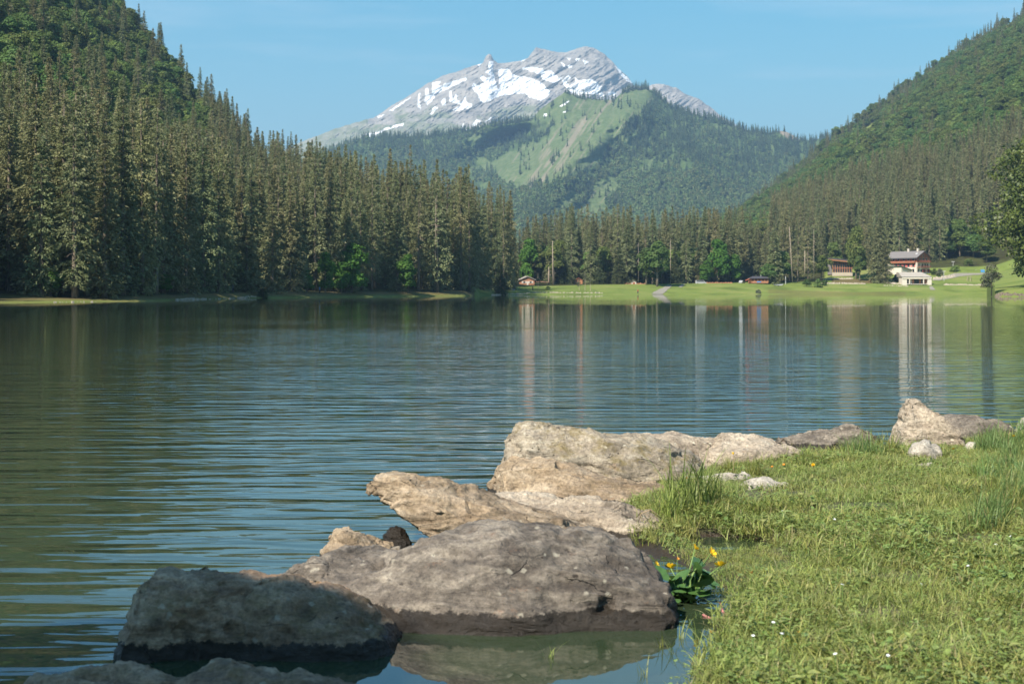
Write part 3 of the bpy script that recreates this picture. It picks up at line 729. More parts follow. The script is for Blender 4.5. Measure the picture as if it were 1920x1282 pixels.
def tree_words(kd, zone, u, ybase, row):
    if zone == "left":
        if kd == "broad": return ("broadleaf tree", "rounded green beech in the wooded upper slope of the left hillside", "beeches on the left hillside")
        if u > 884: return ("spruce tree", "tall spruce at the tip of the left wood beside the cove", "spruces beside the cove")
        if row < 16: return ("spruce tree", "olive brown spruce of the front row on the left bank", "front row spruces on the left shore")
        if ybase > 470: return ("spruce tree", "tall olive brown spruce just behind the front row of the left shore", "second row spruces of the left shore")
        return ("spruce tree", "lichen grey spruce rising from the upper left hillside among the beeches", "spruces on the left hillside")
    if zone == "centre":
        nm = {"spruce": ("spruce tree", "tall spruce in the wood across the lake end", "spruces across the end of the lake"),
              "green": ("spruce tree", "short dark spruce below the tall wood beyond the lake", "young spruces beyond the lake"),
              "broad": ("broadleaf tree", "leafy tree between the spruces beyond the end meadow", "leafy trees beyond the end meadow")}
        return nm[kd]
    nm = {"green": ("spruce tree", "dark green spruce in the wood behind the hotel", "dark spruces behind the chalet hotel"), "spruce": ("spruce tree", "brown spruce in the wood behind the chalet hotel", "spruces behind the chalet hotel"),
          "broad": ("broadleaf tree", "leafy tree among the spruces behind the chalet hotel", "leafy trees behind the chalet hotel")}
    return nm[kd]
HANDL = ["bright green young beech on the left bank before a dark gap in the spruces", "small bright green sapling touching a larger beech beside the dark gap", "broadest bright green beech on the left shore bank", "narrow light green beech just left of the broadest bright beech on the bank",
 "tall bright green beech below spruces towards the cove on the left shore", "low light green bush tree tucked at a spruce foot on the left bank", "light green sapling at the foot of spruces right of the little waterside spruce", "slim light green beech left of the broadest bright beech pair", "green sapling in deep shade at the far left end of the bank",
 "dark conical spruce standing alone on the grass beside the cove", "tiny lone spruce at the waterline of the left bank", "bright green beech behind the brown cabin with shutters", "bright green beech behind the small orange hut", "bright green beech left of the small orange hut",
 "large dark round broadleaf tree on the meadow above the boat ramp", "dark leafy tree left of the large round one above the boat ramp", "leafy tree right of the large round one above the boat ramp", "tall bright green pointed beech behind the white van", "wide bright green beech bush beside the white van", "light green beech between the white van and the red cafe",
 "dark young spruce right of the small orange hut", "dark young spruce left of the little kiosk", "dark young spruce between the brown cabin and orange hut", "short dark spruce closest to the little kiosk",
 "tall green broadleaf tree rising behind the glass pavilion", "dense round green tree hiding the right end of the glass pavilion", "large grey green spruce standing alone left of the chalet hotel", "spruce behind and left of the large one beside the chalet hotel", "shorter spruce merging with the large one beside the chalet hotel",
 "green leafy tree behind the raised roof edge of the pavilion", "leafy tree left of the glass pavilion", "leafy tree beside the parked boat trailer", "broad grey green spruce right of the red cafe", "leafy tree behind the leaning bare trunk",
 "green leafy tree behind the parked cars on the right", "green leafy tree just right of the chalet hotel", "green leafy tree above the dark parked car", "green leafy tree behind the blue van", "spruce right of the leaning bare trunk with ragged top", "thin ragged spruce beside the leaning bare trunk", "grey spruce directly behind the leaning bare trunk"]
_by = {}
for i in chosen:
    if T[i][7] != "hand":
        u_ = float(topx(T[i][1], T[i][2])); _by.setdefault(tree_words(T[i][0], T[i][7], u_, float(toy(Zg[i], T[i][2])), float(T[i][2] - S_at(u_, 1)))[2], []).append((u_, i))
ONES = "first second third fourth fifth sixth seventh eighth ninth tenth eleventh twelfth thirteenth fourteenth fifteenth sixteenth seventeenth eighteenth nineteenth twentieth".split() + ["twenty " + w for w in "first second third fourth fifth sixth seventh eighth ninth".split()] + ["thirtieth"] + ["thirty " + w for w in "first second third fourth fifth sixth seventh eighth ninth".split()] + ["fortieth"]
ORD_OF = {}
for g_, L_ in _by.items():
    if len(L_) <= 40:
        for k_, (_, i) in enumerate(sorted(L_)): ORD_OF[i] = ONES[k_]
hi = 0
PROT = {"spruce": SPR, "green": GSP, "broad": BRD, "bright": BRB}
rest = {}
for i, (kd, X, Y, w, h, r, pr, zone) in enumerate(T):
    if zone == "hand": lab = HANDL[hi]; hi += 1
    if i in chosen:
        seq = ORD_OF.get(i)
        u = float(topx(X, Y)); row = float(Y - S_at(u, 1))
        if zone == "hand": cat, g = ("spruce tree" if kd in ("spruce", "green") else "broadleaf tree"), None; label = lab
        else:
            cat, label, g = tree_words(kd, zone, u, float(toy(Zg[i], Y)), row)
            if seq: label = seq + ' from the left, ' + label
        o = thing("spruce_tree" if kd in ("spruce", "green") else "broadleaf_tree", label, cat, (X, Y, float(Zg[i]) - .1), r, g)
        o.scale = (w, w, h)
        cm, tm = PROT[kd][pr]
        link("crown", cm, parent=o); link("trunk", tm, parent=o)
    else:
        rest.setdefault((zone if zone != "hand" else "centre", kd), []).append(i)
def spin(n): return np.stack([np.zeros(n), np.zeros(n), rg.random(n) * 6.28], -1)
PO = {}
for kd, L_ in PROT.items():
    PO[kd] = []
    for cm, tm in L_:
        a = bpy.data.objects.new("proto", cm); b_ = bpy.data.objects.new("proto", tm); PO[kd].append([a, b_])
for (zone, kd), ids in rest.items():
    pts = np.array([[T[i][1], T[i][2], Zg[i] - .1] for i in ids]); sc = np.array([[T[i][3], T[i][3], T[i][4]] for i in ids])
    scatter("spruce_forest" if kd in ("spruce", "green") else "broadleaf_forest", PO[kd], pts, spin(len(ids)), sc, [T[i][6] for i in ids],
            {"left": "remaining trees deep in the wood of the left hillside", "centre": "remaining trees deep in the wood across the lake end", "right": "remaining trees in the wood behind the chalet hotel"}[zone] + (", spruces" if kd in ("spruce", "green") else ", leafy"), "forest")
# ---- far broadleaf hillside on the right
x, y, px = field(1330, 2050, 1000, 2060, 8.0)
z = land(x, y); vy = toy(z, y)
clear = (((px - 1634) / 26) ** 2 + ((vy - 246 - (px - 1634) * -.45) / 11) ** 2 < 1)
k = ~clear & (rg.random(len(x)) < .93); x, y, z, px, vy = x[k], y[k], z[k], px[k], vy[k]
isS = rg.random(len(x)) < np.where(y > 1930, .42, np.where(px < 1480, .10, .035)); k1 = np.nonzero(~isS)[0]; k2 = np.nonzero(isS)[0]
sc = rg.uniform(.55, 1.15, len(k1)); scatter("broadleaf_forest", PO["broad"], np.stack([x[k1], y[k1], z[k1] - 1.5], -1), spin(len(k1)), np.stack([sc * 1.15, sc * 1.15, sc], -1), rg.integers(0, 4, len(k1)), "dense green beech forest covering the right hillside", "forest")
sc = rg.uniform(.5, .9, len(k2)); scatter("spruce_forest", PO["spruce"], np.stack([x[k2], y[k2], z[k2]], -1), spin(len(k2)), np.stack([sc * 1.1, sc * 1.1, sc], -1), rg.integers(0, 7, len(k2)), "scattered spruces in the beech forest of the right hillside", "forest")

# ---- far mountain forest (light trees)
def far_spruce(seed, H=24, R=3.6):
    g = np.random.default_rng(seed); V = []; Fc = []; n = 70
    t_ = g.random(n) ** .8 * .97 + .03; az = g.random(n) * 6.28; L = R * (1 - t_) ** .8 * (.7 + .5 * g.random(n)) + .3
    base = np.stack([0 * t_, 0 * t_, t_ * H], -1); d = norm(np.stack([np.cos(az), np.sin(az), -.6 + 0 * az], -1)); sd = norm(np.cross(d, np.array([0, 0, 1.0])) + g.normal(0, .3, (n, 3)))
    V, Fc = quads_from(base, d, sd, L * 1.2, np.maximum(L * .9, .9)); m_ = len(V)
    ring = np.array([[math.cos(a) * R * .35, math.sin(a) * R * .35, H * .06] for a in np.linspace(0, 6.28, 6)[:-1]] + [[0, 0, H]])
    V = np.concatenate([V, ring]); tri = np.array([[m_ + i, m_ + (i + 1) % 5, m_ + 5] for i in range(5)])
    me = mesh_np("far_crown", V, [Fc, tri]); me.materials.append(M["far_spruce"]); return bpy.data.objects.new("proto", me)
FS = [[far_spruce(300 + i, R=3.2 + .7 * i)] for i in range(3)]
FB = [[bpy.data.objects.new("proto", broad_mesh("far_crown", 13, 5.2, 320 + i, lobes=5, per=16, size=3.0, z0=.1, mat="far_leaf"))] for i in range(3)]
n = 30000
qx = rg.uniform(600, 1760, n); tp = np.interp(qx, [s[0] for s in SKY1], [s[1] for s in SKY1]); qy = tp + (470 - tp) * rg.random(n) ** .9
p, _ = green_at(qx, qy); mm = meadow_mask(qx, qy)
rocky = ((qx > 1455) & (qx < 1500) & (qy < 262) & (qy > 250))
dens = 1.0 - .35 * (fbm(qx / 25, qy / 18, oct=3, seed=91) > .25)
glade = (((qx - 1212) / 13) ** 2 + ((qy - 312) / 12) ** 2 < 1) | (fbm(qx / 30, qy / 22, oct=3, seed=95) > .47)
stray = mm & (rg.random(n) < .09) & (fbm(qx / 20, qy / 20, oct=2, seed=96) > .0)
k = ((~mm & ~rocky & ~glade & (rg.random(n) < dens)) | stray)
con = rg.random(n) < np.clip(.35 + 1.1 * fbm(qx / 40, qy / 30, oct=3, seed=97) + .5 * (1 - sstep(250, 300, qy)) + .25 * ((qx > 1100) & (qy < 300)) - .25 * (qy > 330) + .35 * ((qx > 930) & (qx < 1030) & (qy > 240) & (qy < 290)) , .12, 1)
con |= stray
k1 = np.nonzero(k & con)[0]; k2 = np.nonzero(k & ~con)[0]
# dark trees crowning the ridges
rx = np.concatenate([rg.uniform(1165, 1450, 260), rg.uniform(640, 1000, 230), rg.uniform(1500, 1640, 90), rg.uniform(1062, 1165, 28)]); ry = np.interp(rx, [s[0] for s in SKY1], [s[1] for s in SKY1]) + rg.random(len(rx)) * 5
pr_, _ = green_at(rx, ry); pp = np.concatenate([p[k1], pr_])
sc = rg.uniform(.55, 1.1, len(pp)); scatter("spruce_forest", FS, pp, spin(len(pp)), sc, rg.integers(0, 3, len(pp)), "dark conifer forest on the green mountain", "forest")
sc = rg.uniform(.6, 1.1, len(k2)); scatter("broadleaf_forest", FB, p[k2], spin(len(k2)), sc, rg.integers(0, 3, len(k2)), "pale green and grey broadleaf forest on the green mountain", "forest")

# ---- big tree on the right shore point, and its shrub
def near_tree(name, label, cat, loc, H, R, seed, lobes, per, size, z0, mat, r=.5, flat=.7, rot=0, group=None):
    o = thing(name, label, cat, loc, rot, group)
    link("crown", broad_mesh("crown", H, R, seed, lobes, per, size, z0, mat, flat), parent=o); link("trunk", limbs_mesh(H, R, seed, r, z0 + .05), parent=o); return o
near_tree("broadleaf_tree", "huge sunlit broadleaf tree at the right edge of the photo on the shore point", "broadleaf tree", (154.5, 404, 1.5), 48, 20.5, 900, 88, 640, .85, .01, "leaf_near", 1.0, .5)
near_tree("shrub", "grey green willow shrub under the huge tree on the right shore point", "shrub", (131.5, 390, 1.0), 8.0, 3.6, 901, 9, 200, .4, .03, "leaf_grey", .12)
# tree that shades the nearest boulders, behind the photographer on the left
near_tree("broadleaf_tree", "leafy tree on the near bank that shades the closest boulders", "broadleaf tree", (-8.9, -3.8, .2), 14.0, 2.3, 903, 16, 180, .42, .35, "leaf", .2, .8)
# ============================================================ near bank
SHX = [(-60, 4.2), (-20, 4.0), (-6, 3.6), (-2, 3.3), (-.6, 3.6), (0.2, 4.3), (.55, 5.1), (.74, 5.8), (.84, 6.2), (.96, 6.7), (1.02, 7.2), (.98, 7.8), (.78, 8.6), (.68, 9.5), (.9, 10.8), (1.4, 11.9), (2.4, 12.9), (3.7, 13.9), (4.8, 14.6), (6.5, 15.4), (12, 16.5), (40, 18)]
def bank_d(X, Y):
    """signed distance-like value, positive on land"""
    P_ = np.array(SHX); best = np.full(np.shape(X), 1e9)
    for i in range(len(P_) - 1):
        ax, ay = P_[i]; bx, by = P_[i + 1]; dx, dy = bx - ax, by - ay
        tt = np.clip(((X - ax) * dx + (Y - ay) * dy) / (dx * dx + dy * dy), 0, 1)
        best = np.minimum(best, np.hypot(X - ax - tt * dx, Y - ay - tt * dy))
    poly = SHX + [(60, -60), (-60, -60)]
    return np.where(inpoly(X, Y, poly), best, -best)
PUD = [(1.36, 8.95, .26, .30, .24), (1.72, 9.45, .34, .22, .06), (1.06, 7.35, .16, .35, .10), (2.05, 9.2, .3, .18, .05), (1.5, 11.0, .2, .3, .05), (1.35, 8.5, .5, .75, .055)]
def bank(X, Y):
    d = bank_d(X, Y) + .10 * fbm(X * 2.2, Y * 2.2, oct=3, seed=301)
    z = np.where(d > 0, .13 * sstep(0, .25, d) * .55 + .10 * (1 - np.exp(-np.maximum(d, 0) / 1.6)) + .12 * sstep(1.8, 4.5, d), np.maximum(d * .9, -.6))
    z = z + np.where(d > 0, .018 * fbm(X * 3, Y * 3, oct=4, seed=302) * sstep(0, .3, d) + .03 * fbm(X * .8, Y * .8, oct=2, seed=303), 0)
    for px_, py_, rx, ry, dep in PUD: z = z - dep * sstep(-.02, .1, d) * np.exp(-(((X - px_) / rx) ** 2 + ((Y - py_) / ry) ** 2) ** 1.5)
    return z
xs = np.unique(np.concatenate([np.linspace(-40, -3, 40), np.linspace(-3, 0, 60), np.linspace(0, 6, 240), np.linspace(6, 12, 60), np.linspace(12, 60, 40)]))
ys = np.unique(np.concatenate([np.linspace(-30, 3, 60), np.linspace(3, 5, 50), np.linspace(5, 15, 330), np.linspace(15, 20, 40)]))
GX, GY = np.meshgrid(xs, ys); GZ = bank(GX, GY)
t = NT("bank soil"); v = t.coord(); n = t.noise(v, 2.0, 5, .7); n2 = t.noise(v, 30, 4, .7)
c = t.ramp(n, [(.3, lin(48, 42, 30)), (.5, lin(74, 74, 40)), (.7, lin(92, 84, 58))]); c = t.mix(t.ramp(n2, [(.4, 0), (.7, .5)]), c, lin(84, 92, 46))
zz = t.sep(t.geo())[2]; wet = t.ramp(t.math('MULTIPLY', zz, 10), [(.1, 1), (.6, 0)])
c = t.mix(wet, c, lin(52, 40, 26)); t.color(c); t.rough(t.mix(wet, .9, .45)); t.bump(n2, .02); M["soil"] = t.m
me = mesh_np("bank", np.stack([GX, GY, GZ], -1).reshape(-1, 3), grid_faces(len(ys), len(xs)), smooth=True)
tag(link("bank", me, M["soil"]), "grassy lake bank in the foreground", None, None, "structure")

# ============================================================ boulders
def rock_material(name, cA, cB, cC, lichen=.5, moss=0.0, wet=.09, speck=.5, strata=(0.25, -0.2), seed=0):
    t = NT(name); v = t.coord(); vs = t.mapping(v, (1.2, 1.2, 5), rot=(strata[1], strata[0], 0), loc=(seed, 0, 0))
    big = t.noise(v, 1.6, 5, .6); mid = t.noise(vs, 3.0, 7, .7, dist=.5); fine = t.noise(v, 38, 5, .75)
    c = t.ramp(mid, [(.28, cA), (.47, cB), (.66, cC)])
    c = t.mix(t.ramp(big, [(.42, 0), (.62, .6)]), c, cA)
    c = t.mix(.9, c, t.ramp(fine, [(.3, .45), (.5, 1.0), (.72, 1.5)]), 'MULTIPLY'); c = t.mix(.8, c, t.ramp(t.noise(v, 14, 6, .8), [(.34, .55), (.5, 1.0), (.7, 1.3)]), 'MULTIPLY')
    # pale and dark crusts of lichen
    w = t.noise(v, 9, 3, .8, out=1); vd = t.mix(.06, v, w, 'ADD')
    sp = t.vor(vd, 11); c = t.mix(t.math('MULTIPLY', t.ramp(sp, [(.10, 1), (.20, 0)]), t.ramp(t.noise(v, 3.1, 3), [(.45, 0), (.6, lichen)])), c, lin(206, 196, 172))
    sd = t.vor(t.mapping(vd, loc=(3, 1, 2)), 6.5); c = t.mix(t.math('MULTIPLY', t.ramp(sd, [(.12, 1), (.34, 0)]), t.ramp(t.noise(v, 2.3, 4), [(.44, 0), (.6, speck)])), c, lin(62, 54, 46))
    r1 = t.noise(v, 5.0, 6, .8); c = t.mix(t.ramp(r1, [(.62, 0), (.72, .5)]), c, lin(150, 112, 84))
    if moss > 0:
        nz_ = t.sep(t.geo("Normal"))[2]; mm = t.math('MULTIPLY', t.ramp(nz_, [(.25, 0), (.7, 1)]), t.ramp(t.noise(v, 4.5, 5, .8), [(.48, 0), (.6, moss)]))
        c = t.mix(mm, c, lin(110, 94, 38))
    # cracks
    cr = t.vor(t.mapping(vd, (1, 1, 2.2)), 2.3, 'DISTANCE_TO_EDGE'); crk = t.math('MULTIPLY', t.ramp(cr, [(.0, 1), (.010, 0)]), t.ramp(t.noise(v, 2.7, 2), [(.58, 0), (.66, .6)]))
    c = t.mix(crk, c, lin(40, 34, 28))
    pt = t.vor(t.mapping(vd, (1.0, 1.0, 1.7), loc=(7, 3, 5)), 9.0); c = t.mix(t.math('MULTIPLY', t.ramp(pt, [(.07, 1), (.13, 0)]), t.ramp(t.noise(v, 2.9, 3), [(.5, 0), (.56, .85)])), c, lin(38, 30, 24))
    # soaked band at the waterline
    z = t.sep(t.geo())[2]; zz = t.math('ADD', z, t.math('MULTIPLY', t.math('SUBTRACT', t.noise(v, 7, 6, .8), .5), .14))
    wt = t.ramp(t.math('DIVIDE', zz, max(wet, .001) * 2), [(.47, 1), (.53, 0)]) if wet > 0 else None
    if wt is not None:
        c = t.mix(t.math('MULTIPLY', wt, .95), c, lin(40, 33, 24)); t.rough(t.mix(wt, .88, .42))
    t.color(c).spec(.35)
    h = t.math('ADD', t.math('MULTIPLY', mid, .7), t.math('ADD', t.math('MULTIPLY', fine, .22), t.math('MULTIPLY', crk, -.6)))
    pit = t.vor(vd, 19); h = t.math('ADD', h, t.math('MULTIPLY', t.ramp(pit, [(.0, 0), (.2, 1)]), .15))
    t.bump(h, .055, 1.0); return t.m

def rock(name, label, st, mat, zb=-.28, n=2.4, full=False, seed=0, amp=.045, strat=.016, nx=230, nr=190, lean=0.0, cat="boulder", group=None, freq=2.6, sa=.25, cuts=60):
    st = np.array(st, float)      # px, top row, Y ridge, front depth, back depth, [bottom z]
    X = (st[:, 0] - 960) / F * st[:, 2]; Zt = CAMH - (st[:, 1] - HY) / F * st[:, 2] + .022
    zbs = st[:, 5] if st.shape[1] > 5 else np.full(len(st), zb)
    s = np.linspace(0, 1, nx); s = (1 - np.cos(s * np.pi)) / 2 * .5 + s * .5
    xs_ = X[0] + (X[-1] - X[0]) * s
    it = lambda a: np.interp(xs_, X, a)
    zt, zb_, yc, dF, dB = it(Zt), it(zbs), it(st[:, 2]), it(st[:, 3]), it(st[:, 4])
    # soften the straight pieces a little
    ker = np.ones(5) / 5
    sm = lambda a: np.concatenate([a[:2], np.convolve(a, ker, 'valid'), a[-2:]])
    zt, zb_, dF, dB = sm(zt), sm(zb_), sm(dF), sm(dB)
    endk = np.clip(np.minimum(s, 1 - s) / .035, 0.0, 1) ** .5
    dF, dB = dF * (.15 + .85 * endk), dB * (.15 + .85 * endk)
    a = np.linspace(0, 2 * np.pi, nr, endpoint=False)[:, None]
    if full:
        cy, sz = np.cos(a), np.sin(a); zc, zr = (zt + zb_) / 2, (zt - zb_) / 2 * (.1 + .9 * endk)
        yo = np.sign(cy) * np.abs(cy) ** (2 / n); zo = np.sign(sz) * np.abs(sz) ** (2 / n)
        Z = zc[None] + zr[None] * zo; Yv = yc[None] - np.where(yo > 0, dF[None] * yo, dB[None] * yo)
    else:
        k = nr * 4 // 5; a1 = np.linspace(0, np.pi, k); cy = np.sign(np.cos(a1)) * np.abs(np.cos(a1)) ** (2 / n); sz = np.abs(np.sin(a1)) ** (2 / n)
        back = np.linspace(-1, 1, nr - k + 2)[1:-1]
        yo = np.concatenate([cy, back])[:, None]; zo = np.concatenate([sz, 0 * back])[:, None]
        Z = zb_[None] + (zt - zb_)[None] * zo; Yv = yc[None] - np.where(yo > 0, dF[None] * yo, dB[None] * yo)
    Yv = Yv + lean * Z
    Xv = np.repeat(xs_[None], nr, 0) + .03 * fbm(Yv * 4, Z * 4, oct=2, seed=seed)
    V = np.stack([Xv, Yv, Z], -1)             # ring, station
    V = V.transpose(1, 0, 2).reshape(-1, 3)
    Fq = grid_faces(nx, nr, wrap=True)
    cap0 = V[:nr].mean(0); cap1 = V[-nr:].mean(0); V = np.concatenate([V, [cap0, cap1]]); i0, i1 = len(V) - 2, len(V) - 1
    r_ = np.arange(nr); r2 = (r_ + 1) % nr
    T1 = np.stack([np.full(nr, i0), r2, r_], -1); T2 = np.stack([np.full(nr, i1), (nx - 1) * nr + r_, (nx - 1) * nr + r2], -1)
    org = np.array([X.mean(), st[:, 2].mean(), 0.0])
    V = V - org
    Tq = np.concatenate([Fq[:, [0, 1, 2]], Fq[:, [0, 2, 3]], T1, T2]); vol = np.einsum('ij,ij->i', V[Tq[:, 0]], np.cross(V[Tq[:, 1]], V[Tq[:, 2]])).sum()
    if vol < 0: Fq, T1, T2 = Fq[:, ::-1], T1[:, ::-1], T2[:, ::-1]
    me = mesh_np(name, V, [Fq, T1, T2], smooth=True)
    gq = np.random.default_rng(seed + 999); nv = np.zeros(len(V) * 3, np.float32); me.vertices.foreach_get("normal", nv); N0 = nv.reshape(-1, 3)
    span = float(X[-1] - X[0]); rad0 = min(.5, max(.12, span * .3))
    for q_ in range(cuts):
        i = int(gq.integers(len(V) - 2)); nn_ = N0[i] + gq.normal(0, .28, 3); nn_ /= np.linalg.norm(nn_); rr_ = rad0 * gq.uniform(.45, 1.2)
        dep = rr_ * gq.uniform(.01, .07); dist = np.linalg.norm(V - V[i], axis=1); over = np.clip(V @ nn_ - (V[i] @ nn_ - dep), 0, dep * 1.7) * sstep(-.1, .35, N0 @ nn_)
        V = V - nn_ * (over * np.clip((1.25 - dist / rr_) * 4, 0, 1))[:, None]
    me.vertices.foreach_set("co", V.astype(np.float32).ravel()); me.update()
    for stepi in range(2):
        nv = np.zeros(len(V) * 3, np.float32); me.vertices.foreach_get("normal", nv); N_ = nv.reshape(-1, 3)
        p = V + org
        if stepi == 0:
            d = .6 * amp * fbm(p[:, 0] * freq, p[:, 1] * freq, p[:, 2] * freq * 1.3, oct=3, seed=seed + 1)
            d -= amp * .5 * sstep(.6, .95, fbm(p[:, 0] * 1.7, p[:, 1] * 1.7, p[:, 2] * 3, oct=2, seed=seed + 2, ridged=True))
        else:
            q = p[:, 2] * math.cos(sa) + p[:, 0] * math.sin(sa) + .3 * p[:, 1] + .06 * fbm(p[:, 0] * 3, p[:, 1] * 3, p[:, 2] * 3, oct=2, seed=seed + 3)
            qq = q * 13; saw = (qq - np.floor(qq)); saw = np.where(saw < .8, saw / .8, (1 - saw) / .2)
            msk = sstep(-.15, .35, fbm(p[:, 0] * 2.2, p[:, 1] * 2.2, p[:, 2] * 3, oct=2, seed=seed + 4))
            d = strat * (saw - .5) * msk + .022 * fbm(p[:, 0] * 9, p[:, 1] * 9, p[:, 2] * 13, oct=5, seed=seed + 5, gain=.66) - .010 * np.abs(fbm(p[:, 0] * 26, p[:, 1] * 26, p[:, 2] * 34, oct=3, seed=seed + 15, gain=.7))
            d -= .035 * (fbm(p[:, 0] * 5, p[:, 1] * 5, p[:, 2] * 9, oct=2, seed=seed + 6) > .52) * sstep(.5, .62, fbm(p[:, 0] * 5, p[:, 1] * 5, p[:, 2] * 9, oct=2, seed=seed + 6))
        V = V + N_ * d[:, None]
        me.vertices.foreach_set("co", V.astype(np.float32).ravel()); me.update()
    o = link(name, me, mat, loc=tuple(org)); return tag(o, label, cat, group)

RM_light = rock_material("tan boulder stone", lin(120, 107, 91), lin(163, 147, 126), lin(192, 177, 154), .75, .0, .05, .55, seed=1)
RM_moss = rock_material("tan boulder stone with moss", lin(112, 102, 86), lin(154, 140, 120), lin(184, 172, 150), .65, .55, .05, .6, seed=2)
RM_brown = rock_material("brown bedded stone", lin(104, 86, 66), lin(152, 132, 106), lin(186, 166, 140), .35, .12, .05, .6, seed=3)
RM_grey = rock_material("grey weathered stone", lin(66, 58, 50), lin(112, 102, 90), lin(156, 144, 126), .6, .0, .085, .6, seed=4)
RM_dark = rock_material("dark weathered stone", lin(100, 76, 56), lin(146, 120, 94), lin(184, 158, 128), .35, .28, .07, .8, seed=5)
RM_wet_shade = rock_material("soaked stone with hollow shade", lin(60, 52, 44), lin(80, 70, 60), lin(100, 88, 76), .1, 0, .6, .6, seed=8)  # soaked stone; the black hollow's shade is also put into this colour
RM_land = rock_material("dry grey stone", lin(138, 128, 114), lin(170, 160, 144), lin(198, 188, 170), .4, .05, 0, .4, seed=6)

rock("boulder", "low dark slab nearest the camera at the bottom left edge", [(40, 1330, 5.3, .3, .3), (76, 1243, 5.3, .45, .3), (160, 1227, 5.3, .5, .35), (240, 1231, 5.3, .5, .35), (330, 1240, 5.3, .5, .35), (470, 1241, 5.3, .5, .35), (570, 1256, 5.25, .5, .3), (640, 1275, 5.2, .4, .3), (720, 1330, 5.2, .3, .3)], RM_dark, seed=10, n=2.6)
rock("boulder", "dark square shouldered boulder with moss on top and a wet foot", [(222, 1290, 6.55, .25, .3), (232, 1225, 6.6, .40, .4), (262, 1125, 6.6, .5, .5), (284, 1066, 6.6, .55, .5), (308, 1049, 6.6, .55, .5), (385, 1047, 6.6, .55, .5), (440, 1052, 6.6, .52, .5), (470, 1062, 6.6, .52, .5), (545, 1067, 6.6, .52, .5), (605, 1084, 6.6, .5, .5), (670, 1118, 6.55, .45, .45), (715, 1155, 6.5, .38, .4), (748, 1200, 6.45, .3, .3), (758, 1300, 6.4, .2, .2)], RM_dark, seed=20, n=2.5)
rock("boulder", "largest rounded grey boulder, wet foot in calm water at the middle foreground", [(505, 1110, 7.5, .4, .4), (550, 1048, 7.5, .6, .5), (610, 1026, 7.5, .75, .5), (680, 1018, 7.5, .8, .5), (740, 1008, 7.45, .85, .5), (800, 992, 7.4, .85, .5), (865, 978, 7.35, .82, .5), (930, 974, 7.3, .78, .6), (985, 984, 7.3, .78, .7), (1060, 994, 7.3, .78, .8), (1130, 1002, 7.3, .78, .8), (1190, 1022, 7.3, .76, .7), (1232, 1050, 7.25, .7, .6), (1256, 1106, 7.2, .64, .5), (1272, 1160, 7.1, .52, .4), (1282, 1260, 7.0, .3, .3)], RM_grey, seed=37, n=2.2, lean=.25)
rock("boulder", "small brown boulder peeping out behind the big grey one, right at the open water", [(560, 1080, 8.4, .2, .3), (598, 1028, 8.4, .3, .3), (625, 1000, 8.4, .35, .3), (650, 990, 8.4, .35, .3), (690, 998, 8.4, .35, .3), (735, 1012, 8.4, .35, .3), (780, 1060, 8.4, .2, .2)], RM_brown, seed=40)
rock("boulder", "brown bedded rock whose pointed nose juts out over the water", [(668, 925, 8.9, .2, .2, .28), (682, 910, 8.9, .28, .3, .24), (702, 899, 8.9, .34, .35, .18), (740, 893, 8.9, .38, .4, .11), (770, 891, 8.9, .42, .45, .03), (820, 893, 8.9, .45, .5, -.06), (870, 902, 8.9, .48, .6, -.1), (930, 918, 8.85, .5, .7, -.15), (1000, 942, 8.8, .55, .7, -.2), (1080, 962, 8.7, .6, .7, -.2), (1150, 985, 8.6, .6, .6, -.2), (1215, 1030, 8.5, .3, .3, -.2)], RM_brown, full=True, n=2.3, seed=50, strat=.022, sa=-.3, amp=.03)
rock("stone", "small dark stone under the jutting rock nose", [(718, 1015, 8.7, .08, .1), (735, 992, 8.7, .13, .15), (755, 990, 8.7, .13, .15), (775, 1010, 8.7, .08, .1)], RM_wet_shade, seed=55, nx=50, nr=50, cat="stone", amp=.02)
rock("boulder", "pale flat boulder between the jutting rock and the tall one", [(850, 940, 9.9, .3, .3), (880, 908, 9.9, .5, .4), (925, 902, 9.9, .6, .4), (990, 913, 9.9, .6, .4), (1060, 923, 9.8, .65, .4), (1130, 925, 9.7, .65, .4), (1180, 936, 9.6, .6, .4), (1235, 952, 9.5, .5, .4), (1268, 985, 9.4, .3, .3)], RM_light, seed=60)
rock("boulder", "brown ledge with a crumbled hollow along the foot of the tall boulder", [(912, 910, 11.2, .3, .3), (930, 872, 11.2, .5, .5), (960, 858, 11.2, .6, .5), (1020, 856, 11.2, .62, .5), (1090, 864, 11.1, .65, .5), (1160, 880, 11.0, .7, .5), (1230, 903, 10.8, .6, .5), (1268, 930, 10.7, .4, .4), (1290, 975, 10.6, .2, .2)], RM_brown, seed=70, strat=.03)
rock("boulder", "tallest tan boulder with moss on its crest beside the open water", [(918, 930, 12.3, .3, .4), (932, 850, 12.3, .5, .5), (950, 815, 12.3, .6, .5), (972, 794, 12.3, .6, .5), (1000, 789, 12.3, .6, .5), (1050, 792, 12.3, .6, .5), (1095, 796, 12.3, .6, .5), (1118, 803, 12.25, .65, .5), (1150, 804, 12.2, .65, .5), (1200, 811, 12.2, .65, .5), (1250, 824, 12.15, .62, .5), (1300, 842, 12.1, .55, .4), (1335, 880, 12.0, .4, .3), (1350, 930, 12.0, .3, .3)], RM_moss, seed=80, amp=.06)
rock("boulder", "long low tan boulder behind the tallest one", [(1110, 850, 13.2, .3, .3), (1140, 812, 13.2, .5, .5), (1185, 806, 13.2, .6, .5), (1250, 806, 13.2, .6, .5), (1290, 812, 13.2, .6, .5), (1350, 818, 13.1, .6, .5), (1400, 850, 13.0, .3, .3)], RM_light, seed=90)
